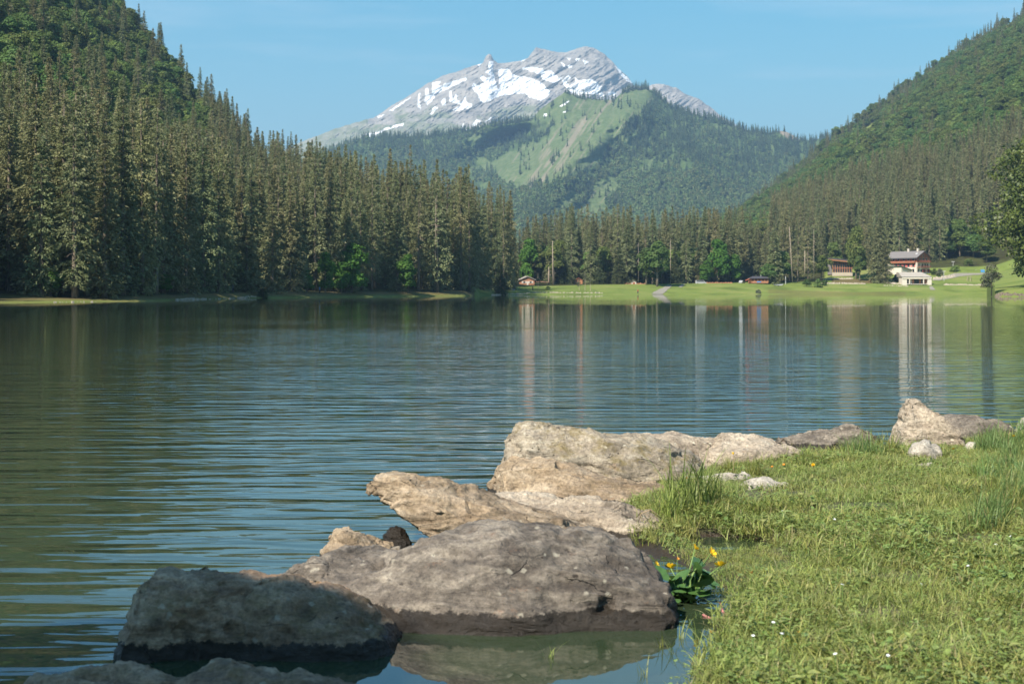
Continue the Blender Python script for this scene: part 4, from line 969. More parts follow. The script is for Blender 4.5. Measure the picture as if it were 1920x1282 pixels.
rock("boulder", "smooth tan boulder with a dark cleft at its left end, behind the bank grass", [(1300, 880, 12.7, .2, .3), (1322, 838, 12.7, .4, .4), (1355, 818, 12.8, .5, .4), (1400, 812, 12.8, .55, .45), (1450, 818, 12.8, .55, .45), (1510, 834, 12.8, .5, .4), (1555, 852, 12.8, .4, .4), (1590, 895, 12.8, .2, .3)], RM_light, seed=100, amp=.05)
rock("boulder", "low grey boulder stained dark, farther out than the smooth tan one", [(1420, 850, 14.4, .3, .3), (1455, 812, 14.4, .5, .4), (1520, 800, 14.4, .55, .4), (1570, 803, 14.3, .5, .4), (1605, 797, 14.2, .5, .4), (1635, 801, 14.1, .5, .4), (1662, 820, 14.0, .4, .4), (1682, 870, 14.0, .2, .3)], RM_grey, seed=110)
rock("boulder", "peaked boulder like a small tower at the right end of the rocks", [(1672, 880, 14.1, .2, .3), (1682, 800, 14.1, .3, .35), (1692, 765, 14.1, .35, .35), (1703, 750, 14.1, .35, .35), (1722, 751, 14.1, .35, .35), (1748, 766, 14.0, .38, .35), (1772, 785, 13.9, .38, .35), (1795, 806, 13.8, .35, .35), (1815, 880, 13.7, .2, .3)], RM_light, seed=120, amp=.05, sa=.8)
rock("boulder", "smooth domed boulder right of the peaked one", [(1730, 850, 14.9, .3, .3), (1750, 790, 14.9, .45, .4), (1780, 777, 14.9, .5, .4), (1830, 778, 14.9, .5, .4), (1875, 783, 14.9, .5, .4), (1902, 798, 14.8, .4, .4), (1920, 850, 14.8, .2, .3)], RM_grey, seed=130)
rock("stone", "rounded stone at the far right edge of the photo by the water", [(1893, 830, 15.2, .15, .2), (1908, 790, 15.2, .25, .2), (1930, 783, 15.2, .25, .2), (1965, 790, 15.2, .25, .2), (1985, 830, 15.2, .15, .2)], RM_land, seed=140, nx=60, nr=60, cat="stone")
rock("stone", "pale flat topped stone sunk in the grass beside the muddy puddle", [(1335, 975, 10.7, .2, .3), (1360, 930, 10.7, .3, .3), (1392, 902, 10.7, .35, .3), (1430, 896, 10.7, .35, .3), (1475, 905, 10.7, .3, .3), (1510, 938, 10.7, .2, .2)], RM_land, zb=-.15, seed=150, nx=90, nr=80, cat="stone")
rock("stone", "low pale stone under the tall grass tuft", [(1250, 930, 11.5, .2, .3), (1290, 893, 11.5, .35, .3), (1350, 884, 11.5, .4, .3), (1400, 884, 11.5, .4, .3), (1440, 915, 11.5, .2, .2)], RM_land, zb=-.15, seed=160, nx=80, nr=80, cat="stone")
rock("stone", "pale broken stone in the grass in front of the peaked boulder", [(1685, 880, 12.9, .1, .2), (1705, 840, 12.9, .2, .2), (1735, 829, 12.9, .25, .2), (1762, 839, 12.9, .2, .2), (1780, 880, 12.9, .1, .2)], RM_land, zb=-.1, seed=170, nx=60, nr=60, cat="stone")
rock("stone", "flat pale slab lying in the grass below the broken stone", [(1672, 906, 12.1, .1, .12), (1700, 870, 12.1, .18, .12), (1745, 866, 12.1, .18, .12), (1776, 892, 12.1, .1, .1)], RM_land, zb=-.05, seed=180, nx=60, nr=60, cat="stone", amp=.02)
rock("stone", "small tan stone in the grass below the smooth domed boulder", [(1800, 860, 13.4, .06, .1), (1815, 832, 13.4, .12, .1), (1832, 833, 13.4, .12, .1), (1846, 860, 13.4, .06, .1)], RM_land, zb=-.05, seed=185, nx=40, nr=40, cat="stone", amp=.02)

# ============================================================ grass
M["grass"] = leaf_mat("grass blades", [(0.16, 0.20, 0.042, 1), (0.27, 0.295, 0.078, 1), (0.40, 0.38, 0.15, 1)], .35, 9.0, .28, spec=.35, rough=.5)
M["grass_dry"] = leaf_mat("dry grass", [(0.18, 0.15, 0.07, 1), (0.27, 0.23, 0.11, 1), (0.36, 0.31, 0.17, 1)], .25, 9.0, .2)
M["clover"] = leaf_mat("clover and plantain leaves", [(0.12, 0.18, 0.042, 1), (0.21, 0.26, 0.07, 1), (0.32, 0.33, 0.13, 1)], .3, 9.0, .25, spec=.4, rough=.45)
M["blue_grass"] = leaf_mat("sedge blades", [(0.09, 0.15, 0.04, 1), (0.16, 0.23, 0.07, 1), (0.25, 0.30, 0.12, 1)], .35, 9.0, .2, spec=.35, rough=.5)
def blades(name, n, R, h0, h1, w, lean, seed, mats, dry=.06, seg=4, droop=.6):
    g = np.random.default_rng(seed); Vs = []; Fs = []; mi = []
    a = g.random(n) * 6.28; r = R * np.sqrt(g.random(n)); az = g.random(n) * 6.28; hh = h0 + (h1 - h0) * g.random(n) ** 1.5; ww = w * (.6 + .8 * g.random(n)); ln = lean * (.3 + g.random(n))
    for i in range(n):
        b = np.array([math.cos(a[i]) * r[i], math.sin(a[i]) * r[i], -.01]); o = np.array([math.cos(az[i]), math.sin(az[i]), 0]); sd = np.array([-o[1], o[0], 0]) ; k = len(Vs)
        for s in range(seg + 1):
            f = s / seg; p = b + o * hh[i] * ln[i] * f ** 1.8 + np.array([0, 0, hh[i] * (f - droop * ln[i] * f ** 3 * .5)]); wd = ww[i] * (1 - f) ** .7 * .5 * (.6 + min(1, f * 3) * .4)
            if s == seg: Vs.append(p)
            else: Vs.append(p - sd * wd); Vs.append(p + sd * wd)
        m_ = 1 if g.random() < dry else 0
        for s in range(seg - 1): Fs.append((k + 2 * s, k + 2 * s + 1, k + 2 * s + 3, k + 2 * s + 2)); mi.append(m_)
        e = k + 2 * (seg - 1); Fs.append((e, e + 1, e + 2)); mi.append(m_)
    me = bpy.data.meshes.new(name); me.from_pydata([tuple(v_) for v_ in Vs], [], Fs); me.update(); me.polygons.foreach_set("material_index", mi)
    for m_ in mats: me.materials.append(M[m_])
    return me
def leaves(name, n, R, size, seed, mat, hmax=.05):
    g = np.random.default_rng(seed); Vs = []; Fs = []
    for i in range(n):
        a = g.random() * 6.28; r = R * math.sqrt(g.random()); z = g.random() * hmax; az = g.random() * 6.28; L = size * g.uniform(.6, 1.4); W = L * g.uniform(.35, .75); up = g.uniform(-.1, .7)
        o = np.array([math.cos(az), math.sin(az), up]); o /= np.linalg.norm(o); sd = np.array([-math.sin(az), math.cos(az), g.uniform(-.3, .3)]); b = np.array([math.cos(a) * r, math.sin(a) * r, z]); k = len(Vs)
        pr = [(0, .12), (.25, .8), (.55, 1), (.85, .6), (1, 0)]
        for f, wv in pr:
            c_ = b + o * L * f - np.array([0, 0, .35 * L * f * f]); up_ = np.array([0, 0, .12 * W])
            Vs += [c_ - sd * W * .5 * wv + up_, c_, c_ + sd * W * .5 * wv + up_]
        for s in range(4):
            q = k + 3 * s; Fs += [(q, q + 1, q + 4, q + 3), (q + 1, q + 2, q + 5, q + 4)]
    me = bpy.data.meshes.new(name); me.from_pydata([tuple(v_) for v_ in Vs], [], Fs); me.update(); me.materials.append(M[mat]); return me
G = ["grass", "grass_dry"]
gp = [blades("lawn", 105, .13, .025, .085, .005, 1.3, 400 + i, G, dry=.05 + .07 * i) for i in range(4)] + [blades("lawn", 60, .12, .05, .13, .0055, .9, 410 + i, G, dry=.08) for i in range(2)] + \
     [leaves("herbs", 60, .12, .020, 420 + i, "clover", .045) for i in range(3)] + [leaves("herbs", 18, .10, .034, 430 + i, "clover", .04) for i in range(2)] + [blades("sedge", 55, .09, .12, .26, .006, .6, 440 + i, ["blue_grass", "grass_dry"], dry=.07, seg=5) for i in range(2)]
GP = [[bpy.data.objects.new("proto", m_)] for m_ in gp]
def grass_pts(n, x0, x1, y0, y1, fn=None):
    x = rg.uniform(x0, x1, n); y = rg.uniform(y0, y1, n); z = bank(x, y); k = (z > .012 + .03 * rg.random(n)); 
    if fn is not None: k &= fn(x, y)
    return x[k], y[k], z[k]
inview = lambda x, y: (topx(x, y) > 1150) & (topx(x, y) < 2700) & (y > 4)
x, y, z = grass_pts(33000, .4, 12.5, 4.2, 17.5, inview)
x2, y2, z2 = grass_pts(5000, -9, 9, -3, 5.2, lambda x, y: ~inview(x, y)); x, y, z = np.concatenate([x, x2]), np.concatenate([y, y2]), np.concatenate([z, z2])
mud = np.zeros(len(x), bool)
for mx, my, mr in [(2.75, 8.3, .15), (2.0, 7.4, .12), (1.75, 6.6, .10), (3.2, 9.9, .16), (2.30, 9.6, .18), (2.15, 10.4, .14), (2.35, 11.0, .14), (1.75, 9.5, .12), (1.85, 10.3, .2), (1.7, 10.0, .12), (3.72, 12.62, .2), (3.45, 11.85, .16), (4.3, 13.1, .08), (1.95, 11.2, .2)]: mud |= np.hypot((x - mx) / 1.7, y - my) < mr * (1 + .5 * vnoise(x * 6, y * 6, seed=88))
k = ~mud; x, y, z = x[k], y[k], z[k]; n = len(x)
field1 = fbm(x * 1.1, y * 1.1, oct=3, seed=450); dsh = bank_d(x, y)
idx = np.where(rg.random(n) < .72, rg.integers(0, 4, n), np.where(rg.random(n) < .2, rg.integers(4, 6, n), rg.integers(6, 11, n)))
idx = np.where((field1 > .12) & (rg.random(n) < .22), rg.integers(6, 11, n), idx)
idx = np.where(((dsh < .2) & (rg.random(n) < .008)) | ((y > 8.5) & (topx(x, y) > 1840) & (rg.random(n) < .10 )) | ((topx(x, y) > 1560) & (topx(x, y) < 1680) & (y > 12.6) & (rg.random(n) < .08)), rg.integers(11, 13, n), idx)
idx = np.where((dsh < .5) & (rg.random(n) < .10) & (idx < 11), rg.integers(4, 6, n), idx)
sc = rg.uniform(.65, 1.35, n) * (1 + .45 * field1) * np.where(np.hypot((x - 1.32) / .42, (y - 8.3) / .8) < 1, .55, 1)
rot = np.stack([rg.normal(0, .12, n), rg.normal(0, .12, n), rg.random(n) * 6.28], -1)
scatter("grass", GP, np.stack([x, y, z], -1), rot, sc, idx, "short trodden grass and clover covering the bank", "grass")

# tall tufts
def put(px, py, Y): return ((px - 960) / F * Y, Y)
TUF = [blades("blades", 120, .10, .14, .36, .0075, .55, 460 + i, ["grass", "grass_dry"], dry=.07, seg=6, droop=.8) for i in range(3)]
tufts = [(1292, 9.7, 1.6, 0, "tallest grass tuft in front of the pale flat boulder"), (1250, 9.45, .95, 1, "grass tuft drooping over the right end of the pale flat boulder"), (1325, 9.9, 1.05, 2, "shorter grass tuft right of the tallest one beside the puddle"),
 (1285, 9.1, .7, 1, "low grass tuft left of the small blue puddle"), (1415, 11.6, .7, 0, "grass tuft with yellow flower heads behind the sunk flat topped stone"), (1365, 11.9, .6, 2, "small grass tuft behind the low pale stone"), (1630, 13.5, .9, 1, "wide grass tuft before the dark stained boulder"), (1662, 13.3, .85, 0, "grass tuft just left of the peaked boulder"), (1590, 13.0, .7, 2, "low grass tuft at the right end of the smooth tan boulder"),
 (1905, 9.2, .8, 0, "tall blue green grass tuft at the right edge of the photo"), (1868, 9.9, .7, 1, "tall blue green grass tuft second from the right edge"), (1830, 11.0, .65, 2, "grass tuft below the domed boulder"), (1310, 6.0, .3, 1, "grass tuft at the lower corner of the bank by the water"), (1350, 6.4, .28, 2, "low tuft on the bank edge beside the pink stems"), (1508, 12.3, .6, 0, "small grass tuft in front of the smooth tan boulder")]
for u, Y, s, v_, lab in tufts:
    X, Y = put(u, 0, Y); o = link("grass_tuft", TUF[v_], loc=(X, Y, float(bank(np.array(X), np.array(Y))) - .01), rotz=rg.random() * 6.28); o.scale = (s, s, s); tag(o, lab, "grass tuft", "tall grass tufts on the bank")

# ---- flowers
M["yellow"] = plain("yellow petals", (0.85, 0.50, 0.01, 1), .5, .15, 20); M["orange"] = plain("orange petals", (0.80, 0.30, 0.02, 1), .5, .15, 20); M["white_petal"] = plain("white petals", (0.8, 0.8, 0.76, 1), .6, .05)
M["stem"] = plain("green stem", (0.16, 0.24, 0.06, 1), .6, .2, 20); M["stem_brown"] = plain("brown stem", (0.28, 0.2, 0.11, 1), .7, .2, 20); M["pink"] = plain("pink stalk", (0.52, 0.20, 0.19, 1), .5, .2, 20)
def head_mesh(name, r, np_, seed, mat, layers=2, cup=.4):
    g = random.Random(seed); m = MB()
    for L_ in range(layers):
        for i in range(np_):
            a = 6.283 * (i + .5 * L_) / np_ + g.uniform(-.1, .1); rr = r * (1 - .25 * L_); w = rr * 2.4 / np_ * 1.2; c_, s_ = math.cos(a), math.sin(a); up = cup * (1 + .6 * L_)
            pts = []
            for f, wv in ((.1, .3), (.6, 1), (.95, .55)):
                for q in (-1, 1): pts.append((c_ * rr * f - s_ * q * w * wv * .5, s_ * rr * f + c_ * q * w * wv * .5, rr * up * f))
            m.add(pts, [(0, 1, 3, 2), (2, 3, 5, 4)])
    ring = [(math.cos(a) * r * .28, math.sin(a) * r * .28, r * .12) for a in np.linspace(0, 6.283, 9)[:-1]]; m.add(ring + [(0, 0, r * .3)], [(i, (i + 1) % 8, 8) for i in range(8)])
    me = m.mesh(name, True); me.materials.append(M[mat]); return me
HD = {"dandelion": head_mesh("flower_head", .016, 16, 1, "yellow", 3), "bud": head_mesh("flower_head", .012, 10, 2, "yellow", 3, 1.3), "orange": head_mesh("flower_head", .014, 10, 3, "orange", 2, .8), "daisy": head_mesh("flower_head", .009, 12, 4, "white_petal", 1, .15)}
def flower(kind, px, py, Y, label, brown=False, s=1.0):
    X = (px - 960) / F * Y; zt = CAMH - (py - HY) / F * Y; zb = float(bank(np.array(X), np.array(Y)))
    zt = max(zt, zb + .02)
    o = thing("yellow_flower" if kind != "daisy" else "daisy", label, "flower" if kind != "daisy" else "daisy", (X, Y, zb), rg.random() * 6.28, "small white daisies in the grass" if kind == "daisy" else "yellow flowers on stalks in the grass")
    h = zt - zb; dx = rg.uniform(-.15, .15) * h
    MB().tube([(0, 0, -.01), (dx * .6, 0, h * .5), (0, 0, h)], [.0025, .002, .002], 5).obj("stem", M["stem_brown" if brown else "stem"], o)
    hd = link("flower_head", HD[kind], parent=o, loc=(0, 0, h)); hd.rotation_euler = (rg.uniform(.2, .7), rg.uniform(-.3, .3), rg.random() * 6); hd.scale = (s, s, s)
FL = [("bud", 1525, 874, 11.6, "two toned yellow bud on a tall brown stalk near the smooth tan boulder", True, 1.5), ("bud", 1375, 852, 11.7, "yellow bud on the tallest brown stalk before the tan boulders", True, 1.2), ("orange", 1470, 872, 11.8, "orange bloom left of the tall brown stalked bud", False, 1), ("orange", 1448, 876, 11.8, "small orange bloom in the tuft behind the sunk stone", True, 1),
 ("dandelion", 1683, 946, 9.9, "lone yellow bloom in mid grass", False, 1), ("orange", 1410, 1086, 7.6, "pale orange bloom right of the marsh marigold", False, 1), ("dandelion", 1438, 1157, 6.9, "yellow bloom in the grass right of the pink stalks", False, .9), ("orange", 1270, 1048, 8.0, "small orange bloom behind the marsh marigold leaves", False, .8), ("orange", 1334, 1186, 6.55, "orange bloom on the bank edge over the calm water", False, 1), ("orange", 1255, 1223, 6.35, "orange bloom standing alone in the calm water", False, .9),
 ("orange", 1357, 1158, 6.85, "orange bloom beside the pink stalks", False, .8), ("dandelion", 1901, 818, 12.6, "yellow bloom near the stone at the far right", False, 1.2), ("dandelion", 1788, 842, 12.9, "yellow bloom below the peaked boulder", False, 1.2), ("orange", 1712, 994, 8.7, "small orange bloom in lush grass right of centre bank", False, .8), ("dandelion", 1478, 1228, 6.1, "yellow bloom low in the near grass, left of a pair", False, .6), ("dandelion", 1498, 1224, 6.15, "yellow bloom low in the near grass, right of a pair", False, .6), ("orange", 1288, 897, 10.4, "orange seed head in the tallest grass tuft", False, .9), ("orange", 1434, 933, 10.2, "tiny orange bloom in herbs beside the sunk stone", False, .7)]
for f_ in FL: flower(f_[0], f_[1], f_[2], f_[3], f_[4], f_[5], f_[6])
for i, (u, v_) in enumerate([(1467, 957), (1600, 962), (1565, 973), (1572, 1061), (1450, 1166), (1466, 1187), (1570, 1121), (1412, 1191), (1566, 1225), (1727, 1094), (1894, 1005), (1867, 1020), (1780, 1190), (1665, 1228), (1579, 1095), (1720, 980), (1815, 1060)]):
    Y = (CAMH - .2) * F / (v_ - HY); flower("daisy", u, v_, Y, "tiny white daisy low in the trodden grass of the bank", False, 1.0)

# ---- marsh marigold at the water's edge
M["marsh_leaf"] = plain("glossy marigold leaf", (0.06, 0.125, 0.03, 1), .42, .35, 12)
def kidney(name, r, seed):
    g = random.Random(seed); vs = [(0, 0, 0)]; n = 22
    for ring, f in enumerate((.5, 1.0)):
        for i in range(n):
            a = math.radians(-155 + 310 * i / (n - 1)); rr = r * f * (1 + .05 * math.sin(a * 9 + seed)); vs.append((math.cos(a) * rr + r * .1 * f, math.sin(a) * rr * 1.08, r * (.30 * f * f * abs(math.sin(a)) + .05 * g.uniform(-1, 1) * f)))
    fs = [(0, 1 + i, 2 + i) for i in range(n - 1)] + [(1 + i, 1 + n + i, 2 + n + i, 2 + i) for i in range(n - 1)]
    me = bpy.data.meshes.new(name); me.from_pydata(vs, [], fs); me.update(); me.polygons.foreach_set("use_smooth", [True] * len(fs)); me.materials.append(M["marsh_leaf"]); return me
KL = [kidney("leaf", .055, 1), kidney("leaf", .045, 2), kidney("leaf", .062, 3)]
MX, MY = .89, 7.35
mg = thing("marsh_marigold", "glossy round leaves with bright yellow flowers at the water beside the largest boulder", "plant", (MX, MY, 0))
st = MB(); rr_ = random.Random(5)
for i in range(36):
    u = rr_.uniform(1222, 1330); v_ = rr_.uniform(1062, 1128); Yl = MY + rr_.uniform(-.12, .12); p = P(u, v_, Yl)
    lf = link("leaf", KL[i % 3], parent=mg, loc=(p[0] - MX, p[1] - MY, p[2])); lf.rotation_euler = (rr_.uniform(-.7, .9), rr_.uniform(-.8, .6), rr_.uniform(0, 6.28)); s_ = rr_.uniform(.8, 1.2); lf.scale = (s_, s_, s_)
    st.tube([(rr_.uniform(-.05, .05), rr_.uniform(-.05, .05), -.05), ((p[0] - MX) * .7, (p[1] - MY) * .7, p[2] * .55), (p[0] - MX, p[1] - MY, p[2])], [.005, .004, .003], 6)
HM = head_mesh("flower", .034, 5, 9, "yellow", 2, .45)
for (u, v_) in [(1303, 1029), (1333, 1037), (1258, 1065), (1351, 1061), (1230, 1057)]:
    p = P(u, v_, MY + .05); s_ = 1.0 if u != 1230 else .55
    fl_ = link("flower", HM, parent=mg, loc=(p[0] - MX, p[1] - MY, p[2])); fl_.rotation_euler = (rr_.uniform(.5, 1.0), rr_.uniform(-.3, .3), rr_.uniform(0, 6)); fl_.scale = (s_,) * 3
    st.tube([(0, 0, -.05), ((p[0] - MX) * .5, (p[1] - MY) * .5, p[2] * .6), (p[0] - MX, p[1] - MY, p[2])], [.006, .004, .003], 6)
st.tube([(.03, -.05, -.05), (.02, -.06, .12), (.09, -.02, .22)], [.010, .008, .004], 8)
st.obj("stem", M["stem"], mg, smooth=True)
def stalk(name, pts, r, mat, label, cat):
    pts = [Vector(P(*p)) for p in pts]; b0 = pts[0].copy(); m = MB().tube([p - b0 for p in pts], r, 7); return tag(m.obj(name, M[mat], loc=b0, smooth=True), label, cat)
stalk("plant_stalk", [(1318, 1152, 7.0), (1335, 1160, 6.95), (1356, 1163, 6.9)], [.006, .007, .004], "pink", "short pink stalk lying on the water left of the longer one", "stalk")
stalk("plant_stalk", [(1350, 1130, 7.0), (1356, 1148, 6.95), (1372, 1158, 6.85), (1386, 1167, 6.75)], [.005, .007, .008, .006], "pink", "longer pink stalk bending from the water onto the bank grass", "stalk")
stalk("twig", [(1194, 985, 9.2), (1203, 962, 9.2), (1220, 955, 9.2), (1240, 972, 9.2)], [.004, .005, .004, .003], "stem_brown", "dark twig arching at the end of the pale flat boulder", "twig")
for i, (u, Y) in enumerate([(1238, 6.4), (1262, 6.3), (1275, 6.55), (1030, 6.2), (1205, 5.9)]):
    m = blades("blades", 9, .02, .07, .16, .006, .5, 480 + i, ["grass", "grass_dry"], seg=5); X = (u - 960) / F * Y
    tag(link("water_grass", m, loc=(X, Y, -.02)), ["sprig of grass in calm water below the right end of the largest boulder", "green sprig in the water closest to the bank corner", "thin sprig in the water just under the marigold", "lone thin sprig in the water in front of the largest boulder", "thin sprig at the bottom edge of the photo in the calm water"][i], "grass sprig")
# ============================================================ buildings and small things on the far shore
M["white_wall"] = plain("white render", lin(206, 194, 178), .9, .05, .6)
M["red_wood"] = plain("red brown boards", lin(150, 92, 66), .85, .2, .8); M["orange_wood"] = plain("honey boards", lin(168, 116, 78), .85, .2, .8)
M["log"] = plain("log wall", lin(166, 116, 86), .9, .2, 1.2); M["slate"] = plain("grey roofing", lin(116, 110, 106), .8, .12, .8); M["dark_roof"] = plain("dark roof edge", lin(62, 60, 64), .7, .15, .5)
M["pale_roof"] = plain("weathered roof", lin(156, 148, 136), .9, .08, .5); M["glass"] = plain("window glass", (0.02, 0.025, 0.03, 1), .12, .1); M["dark"] = plain("dark opening", (0.02, 0.02, 0.02, 1), .8, .1)
M["red"] = plain("red paint", lin(190, 60, 50), .6, .1); M["green_roof"] = plain("green roof", lin(72, 96, 84), .7, .1); M["metal"] = plain("pale metal", lin(190, 190, 186), .5, .05); M["stone_wall"] = plain("dry stone", lin(172, 160, 142), .95, .25, 1.5)
M["car_white"] = plain("white car paint", (0.36, 0.36, 0.36, 1), .3, .03); M["car_dark"] = plain("dark car paint", (0.04, 0.05, 0.07, 1), .3, .05); M["car_blue"] = plain("blue car paint", (0.07, 0.22, 0.42, 1), .3, .05); M["tyre"] = plain("tyre", (0.02, 0.02, 0.02, 1), .8, .1)
M["road"] = plain("pale gravel", lin(132, 126, 112), .95, .1, .8); M["earth"] = plain("red earth", lin(160, 118, 88), .95, .2, .6); M["awning"] = plain("orange awning", lin(168, 92, 62), .7, .1)
def gh(px, Y): return float(land(np.array((px - 960) / F * Y), np.array(float(Y))))
def at(px, Y, dz=0.0): return ((px - 960) / F * Y, Y, gh(px, Y) + dz)
def part(nm, mb, mat, root, smooth=False): return mb.obj(nm, M[mat], root, smooth=smooth)
def gable_roof(W, L, zE, zR, ov=.8, th=.25, x0=0, y0=0, yb=None):
    """ridge along local y, eaves at x +-W/2; returns MB of two slabs"""
    m = MB(); h = W / 2 + ov; s = (zR - zE) / (W / 2); ze = zE - s * ov
    ya, yc = y0 - ov, y0 + L + ov
    for sg in (-1, 1):
        a = [(x0, ya, zR), (x0 + sg * h, ya, ze), (x0 + sg * h, yc, ze), (x0, yc, zR)]
        if sg > 0: a = a[::-1]
        m.hexa([p for p in a] + [(p[0], p[1], p[2] + th) for p in a])
    return m

# ---- chalet hotel
gx, gy, gzz = at(1731, 728)
hz = CAMH - (511.5 - HY) / F * 728
ht = thing("chalet_hotel", "large white and red brown chalet hotel with grey roof and balconies above the lake", "hotel", (gx, gy, hz), math.radians(35))
W_, L_ = 10.2, 19.5
m = MB().box(-W_/2, W_/2, 0, L_, -2.5, 5.3); part("wall", m, "white_wall", ht)
m = MB().prism([(-W_/2, 5.3), (W_/2, 5.3), (W_/2, 8.1), (0, 11.0), (-W_/2, 8.1)], 0.02, L_ - .02); part("wall", m, "red_wood", ht)
part("roof", gable_roof(W_, L_, 8.1, 11.0, 1.0), "slate", ht)
m = MB(); 
for sg in (-1, 1): m.hexa([(0, -1.06, 10.85), (sg*6.1, -1.06, 7.42), (sg*6.1, -.98, 7.42), (0, -.98, 10.85), (0, -1.06, 11.2), (sg*6.1, -1.06, 7.8), (sg*6.1, -.98, 7.8), (0, -.98, 11.2)])
part("barge_board", m, "dark_roof", ht)
def balcony(z, x0, x1, mat="red_wood", y=-1.1):
    b_ = part("balcony", MB().box(x0, x1, y, -.01, z, z + .15), mat, ht)
    r = MB().box(x0, x1, y, y + .06, z + .95, z + 1.05)
    n_ = int((x1 - x0) / .35)
    for i in range(n_ + 1): xx = x0 + (x1 - x0) * i / n_; r.box(xx - .05, xx + .05, y + .01, y + .05, z + .15, z + .95)
    part("railing", r, mat, b_)
balcony(5.35, -4.4, 4.7); balcony(2.6, -1.6, 4.4); balcony(2.6, -4.6, -2.6)
def window(x, z, w, h, root=ht, shutters=None, y=-.03, nm="window", side=False, frame="white_wall"):
    if side: f = part(nm, MB().box(y - .06, y, x, x + w, z, z + h), frame, root); part("pane", MB().box(y - .09, y - .062, x + .1, x + w - .1, z + .1, z + h - .1), "glass", f)
    else: f = part(nm, MB().box(x, x + w, y - .06, y, z, z + h), frame, root); part("pane", MB().box(x + .1, x + w - .1, y - .09, y - .062, z + .1, z + h - .1), "glass", f)
    if shutters:
        s = MB()
        for a in (x - .62, x + w + .07): s.box(*( (y - .07, y - .01, a, a + .55) if side else (a, a + .55, y - .07, y - .01)), z, z + h)
        part("shutter", s, shutters, f)
for x_ in (-3.2, -.6, 2.0): window(x_, 6.1, 1.2, 1.5, frame="white_wall")
window(-.5, 8.3, 1.0, .9)
for x_ in (-1.2, .9, 2.8): window(x_, 3.0, 1.2, 1.7, shutters=None, frame="red_wood")
window(-4.3, 3.0, 1.3, 1.8)
for x_ in (-4.3, -1.8, .1, 3.6): window(x_, .3, 1.0, 1.6, shutters="red" if x_ in (.1, 3.6) else None, frame="dark_roof")
window(1.9, .6, .6, .7)
for y_ in (1.5, 4.6, 7.2, 9.8, 12.4): window(y_, 2.9, 1.2, 1.8, side=True, y=-W_/2, shutters="red", frame="white_wall")
for y_ in (1.5, 4.6, 7.5, 11, 14): window(y_, 6.0, 1.3, 1.3, side=True, y=-W_/2, frame="white_wall")
for y_ in (1.5, 4.5): window(y_, .3, 1.2, 1.7, side=True, y=-W_/2, frame="dark_roof")
part("eave_band", MB().box(-W_/2 - 1.0, -W_/2, -.3, L_ + .3, 7.1, 7.45), "dark_roof", ht)
part("side_balcony", MB().box(-W_/2 - 1.1, -W_/2 - .01, .5, L_ - 3, 5.0, 6.0), "red_wood", ht)
for yy_ in (3, 9): part("chimney", MB().box(-.4, .4, yy_, yy_ + .8, 10.4, 12.6), "white_wall", ht)
part("skylight", MB().hexa([(-3.2, 1.4, 9.45), (-2.3, 1.4, 9.97), (-2.3, 2.4, 9.97), (-3.2, 2.4, 9.45), (-3.2, 1.4, 9.6), (-2.3, 1.4, 10.12), (-2.3, 2.4, 10.12), (-3.2, 2.4, 9.6)]), "metal", ht)
# side wing with sloping roof at the left
wg = MB().hexa([(-W_/2 - 7.5, 3.5, -1), (-W_/2 - .02, 3.5, -1), (-W_/2 - .02, 13, -1), (-W_/2 - 7.5, 13, -1), (-W_/2 - 7.5, 3.5, 3.0), (-W_/2 - .02, 3.5, 1.3), (-W_/2 - .02, 13, 1.3), (-W_/2 - 7.5, 13, 3.0)]); w_ = part("wing", wg, "white_wall", ht)
part("wing_roof", MB().hexa([(-W_/2 - 8.1, 2.9, 3.2), (-W_/2 + 0, 2.9, 1.36), (-W_/2 + 0, 13.4, 1.36), (-W_/2 - 8.1, 13.4, 3.2), (-W_/2 - 8.1, 2.9, 3.5), (-W_/2 + 0, 2.9, 1.7), (-W_/2 + 0, 13.4, 1.7), (-W_/2 - 8.1, 13.4, 3.5)]), "green_roof", w_)

# ---- terrace house below
bx, by_, bz = at(1720, 688); bz = CAMH - (532 - HY) / F * 688
tb = thing("boathouse", "low white terrace building with pale hipped roof and dark glazed front below the hotel", "building", (bx, by_, bz), 0)
w2 = 7.1
m = MB().box(-w2 - .2, -5.0, 0, 6, -1.5, 2.9).box(5.0, w2 - .2, 0, 6, -1.5, 2.9).box(-5.0, 5.0, 2.2, 6, -1.5, 2.9).box(-w2 - .2, w2 - .2, -.25, -.02, 2.35, 3.3).box(-5.0, 5.0, -.02, 2.18, -.3, -.05)
part("wall", m, "white_wall", tb)
part("roof", MB().hexa([(-w2 - .5, -.5, 3.32), (w2 + .1, -.5, 3.32), (w2 + .1, 9, 3.32), (-w2 - .5, 9, 3.32), (-w2 - .6, 5.5, 5.6), (3.6, 5.5, 5.7), (3.6, 9, 5.7), (-w2 - .6, 9, 5.6)]), "pale_roof", tb)
for x_ in (-4.0, 2.8): part("column", MB().box(x_, x_ + .45, -.15, .3, -.1, 2.34), "white_wall", tb)
for x_, mt in ((-3.2, "white_wall"), (-1.9, "orange_wood"), (1.5, "orange_wood"), (4.0, "orange_wood")): part("door", MB().box(x_, x_ + (.5 if mt == "white_wall" else .8), 2.1, 2.18, -.05, 2.2), mt, tb)
part("glazing", MB().box(-1.0, 1.4, 2.12, 2.18, .1, 2.2).box(-4.9, -3.4, 2.12, 2.18, .1, 2.2).box(2.5, 3.9, 2.12, 2.18, .1, 2.2), "glass", tb)
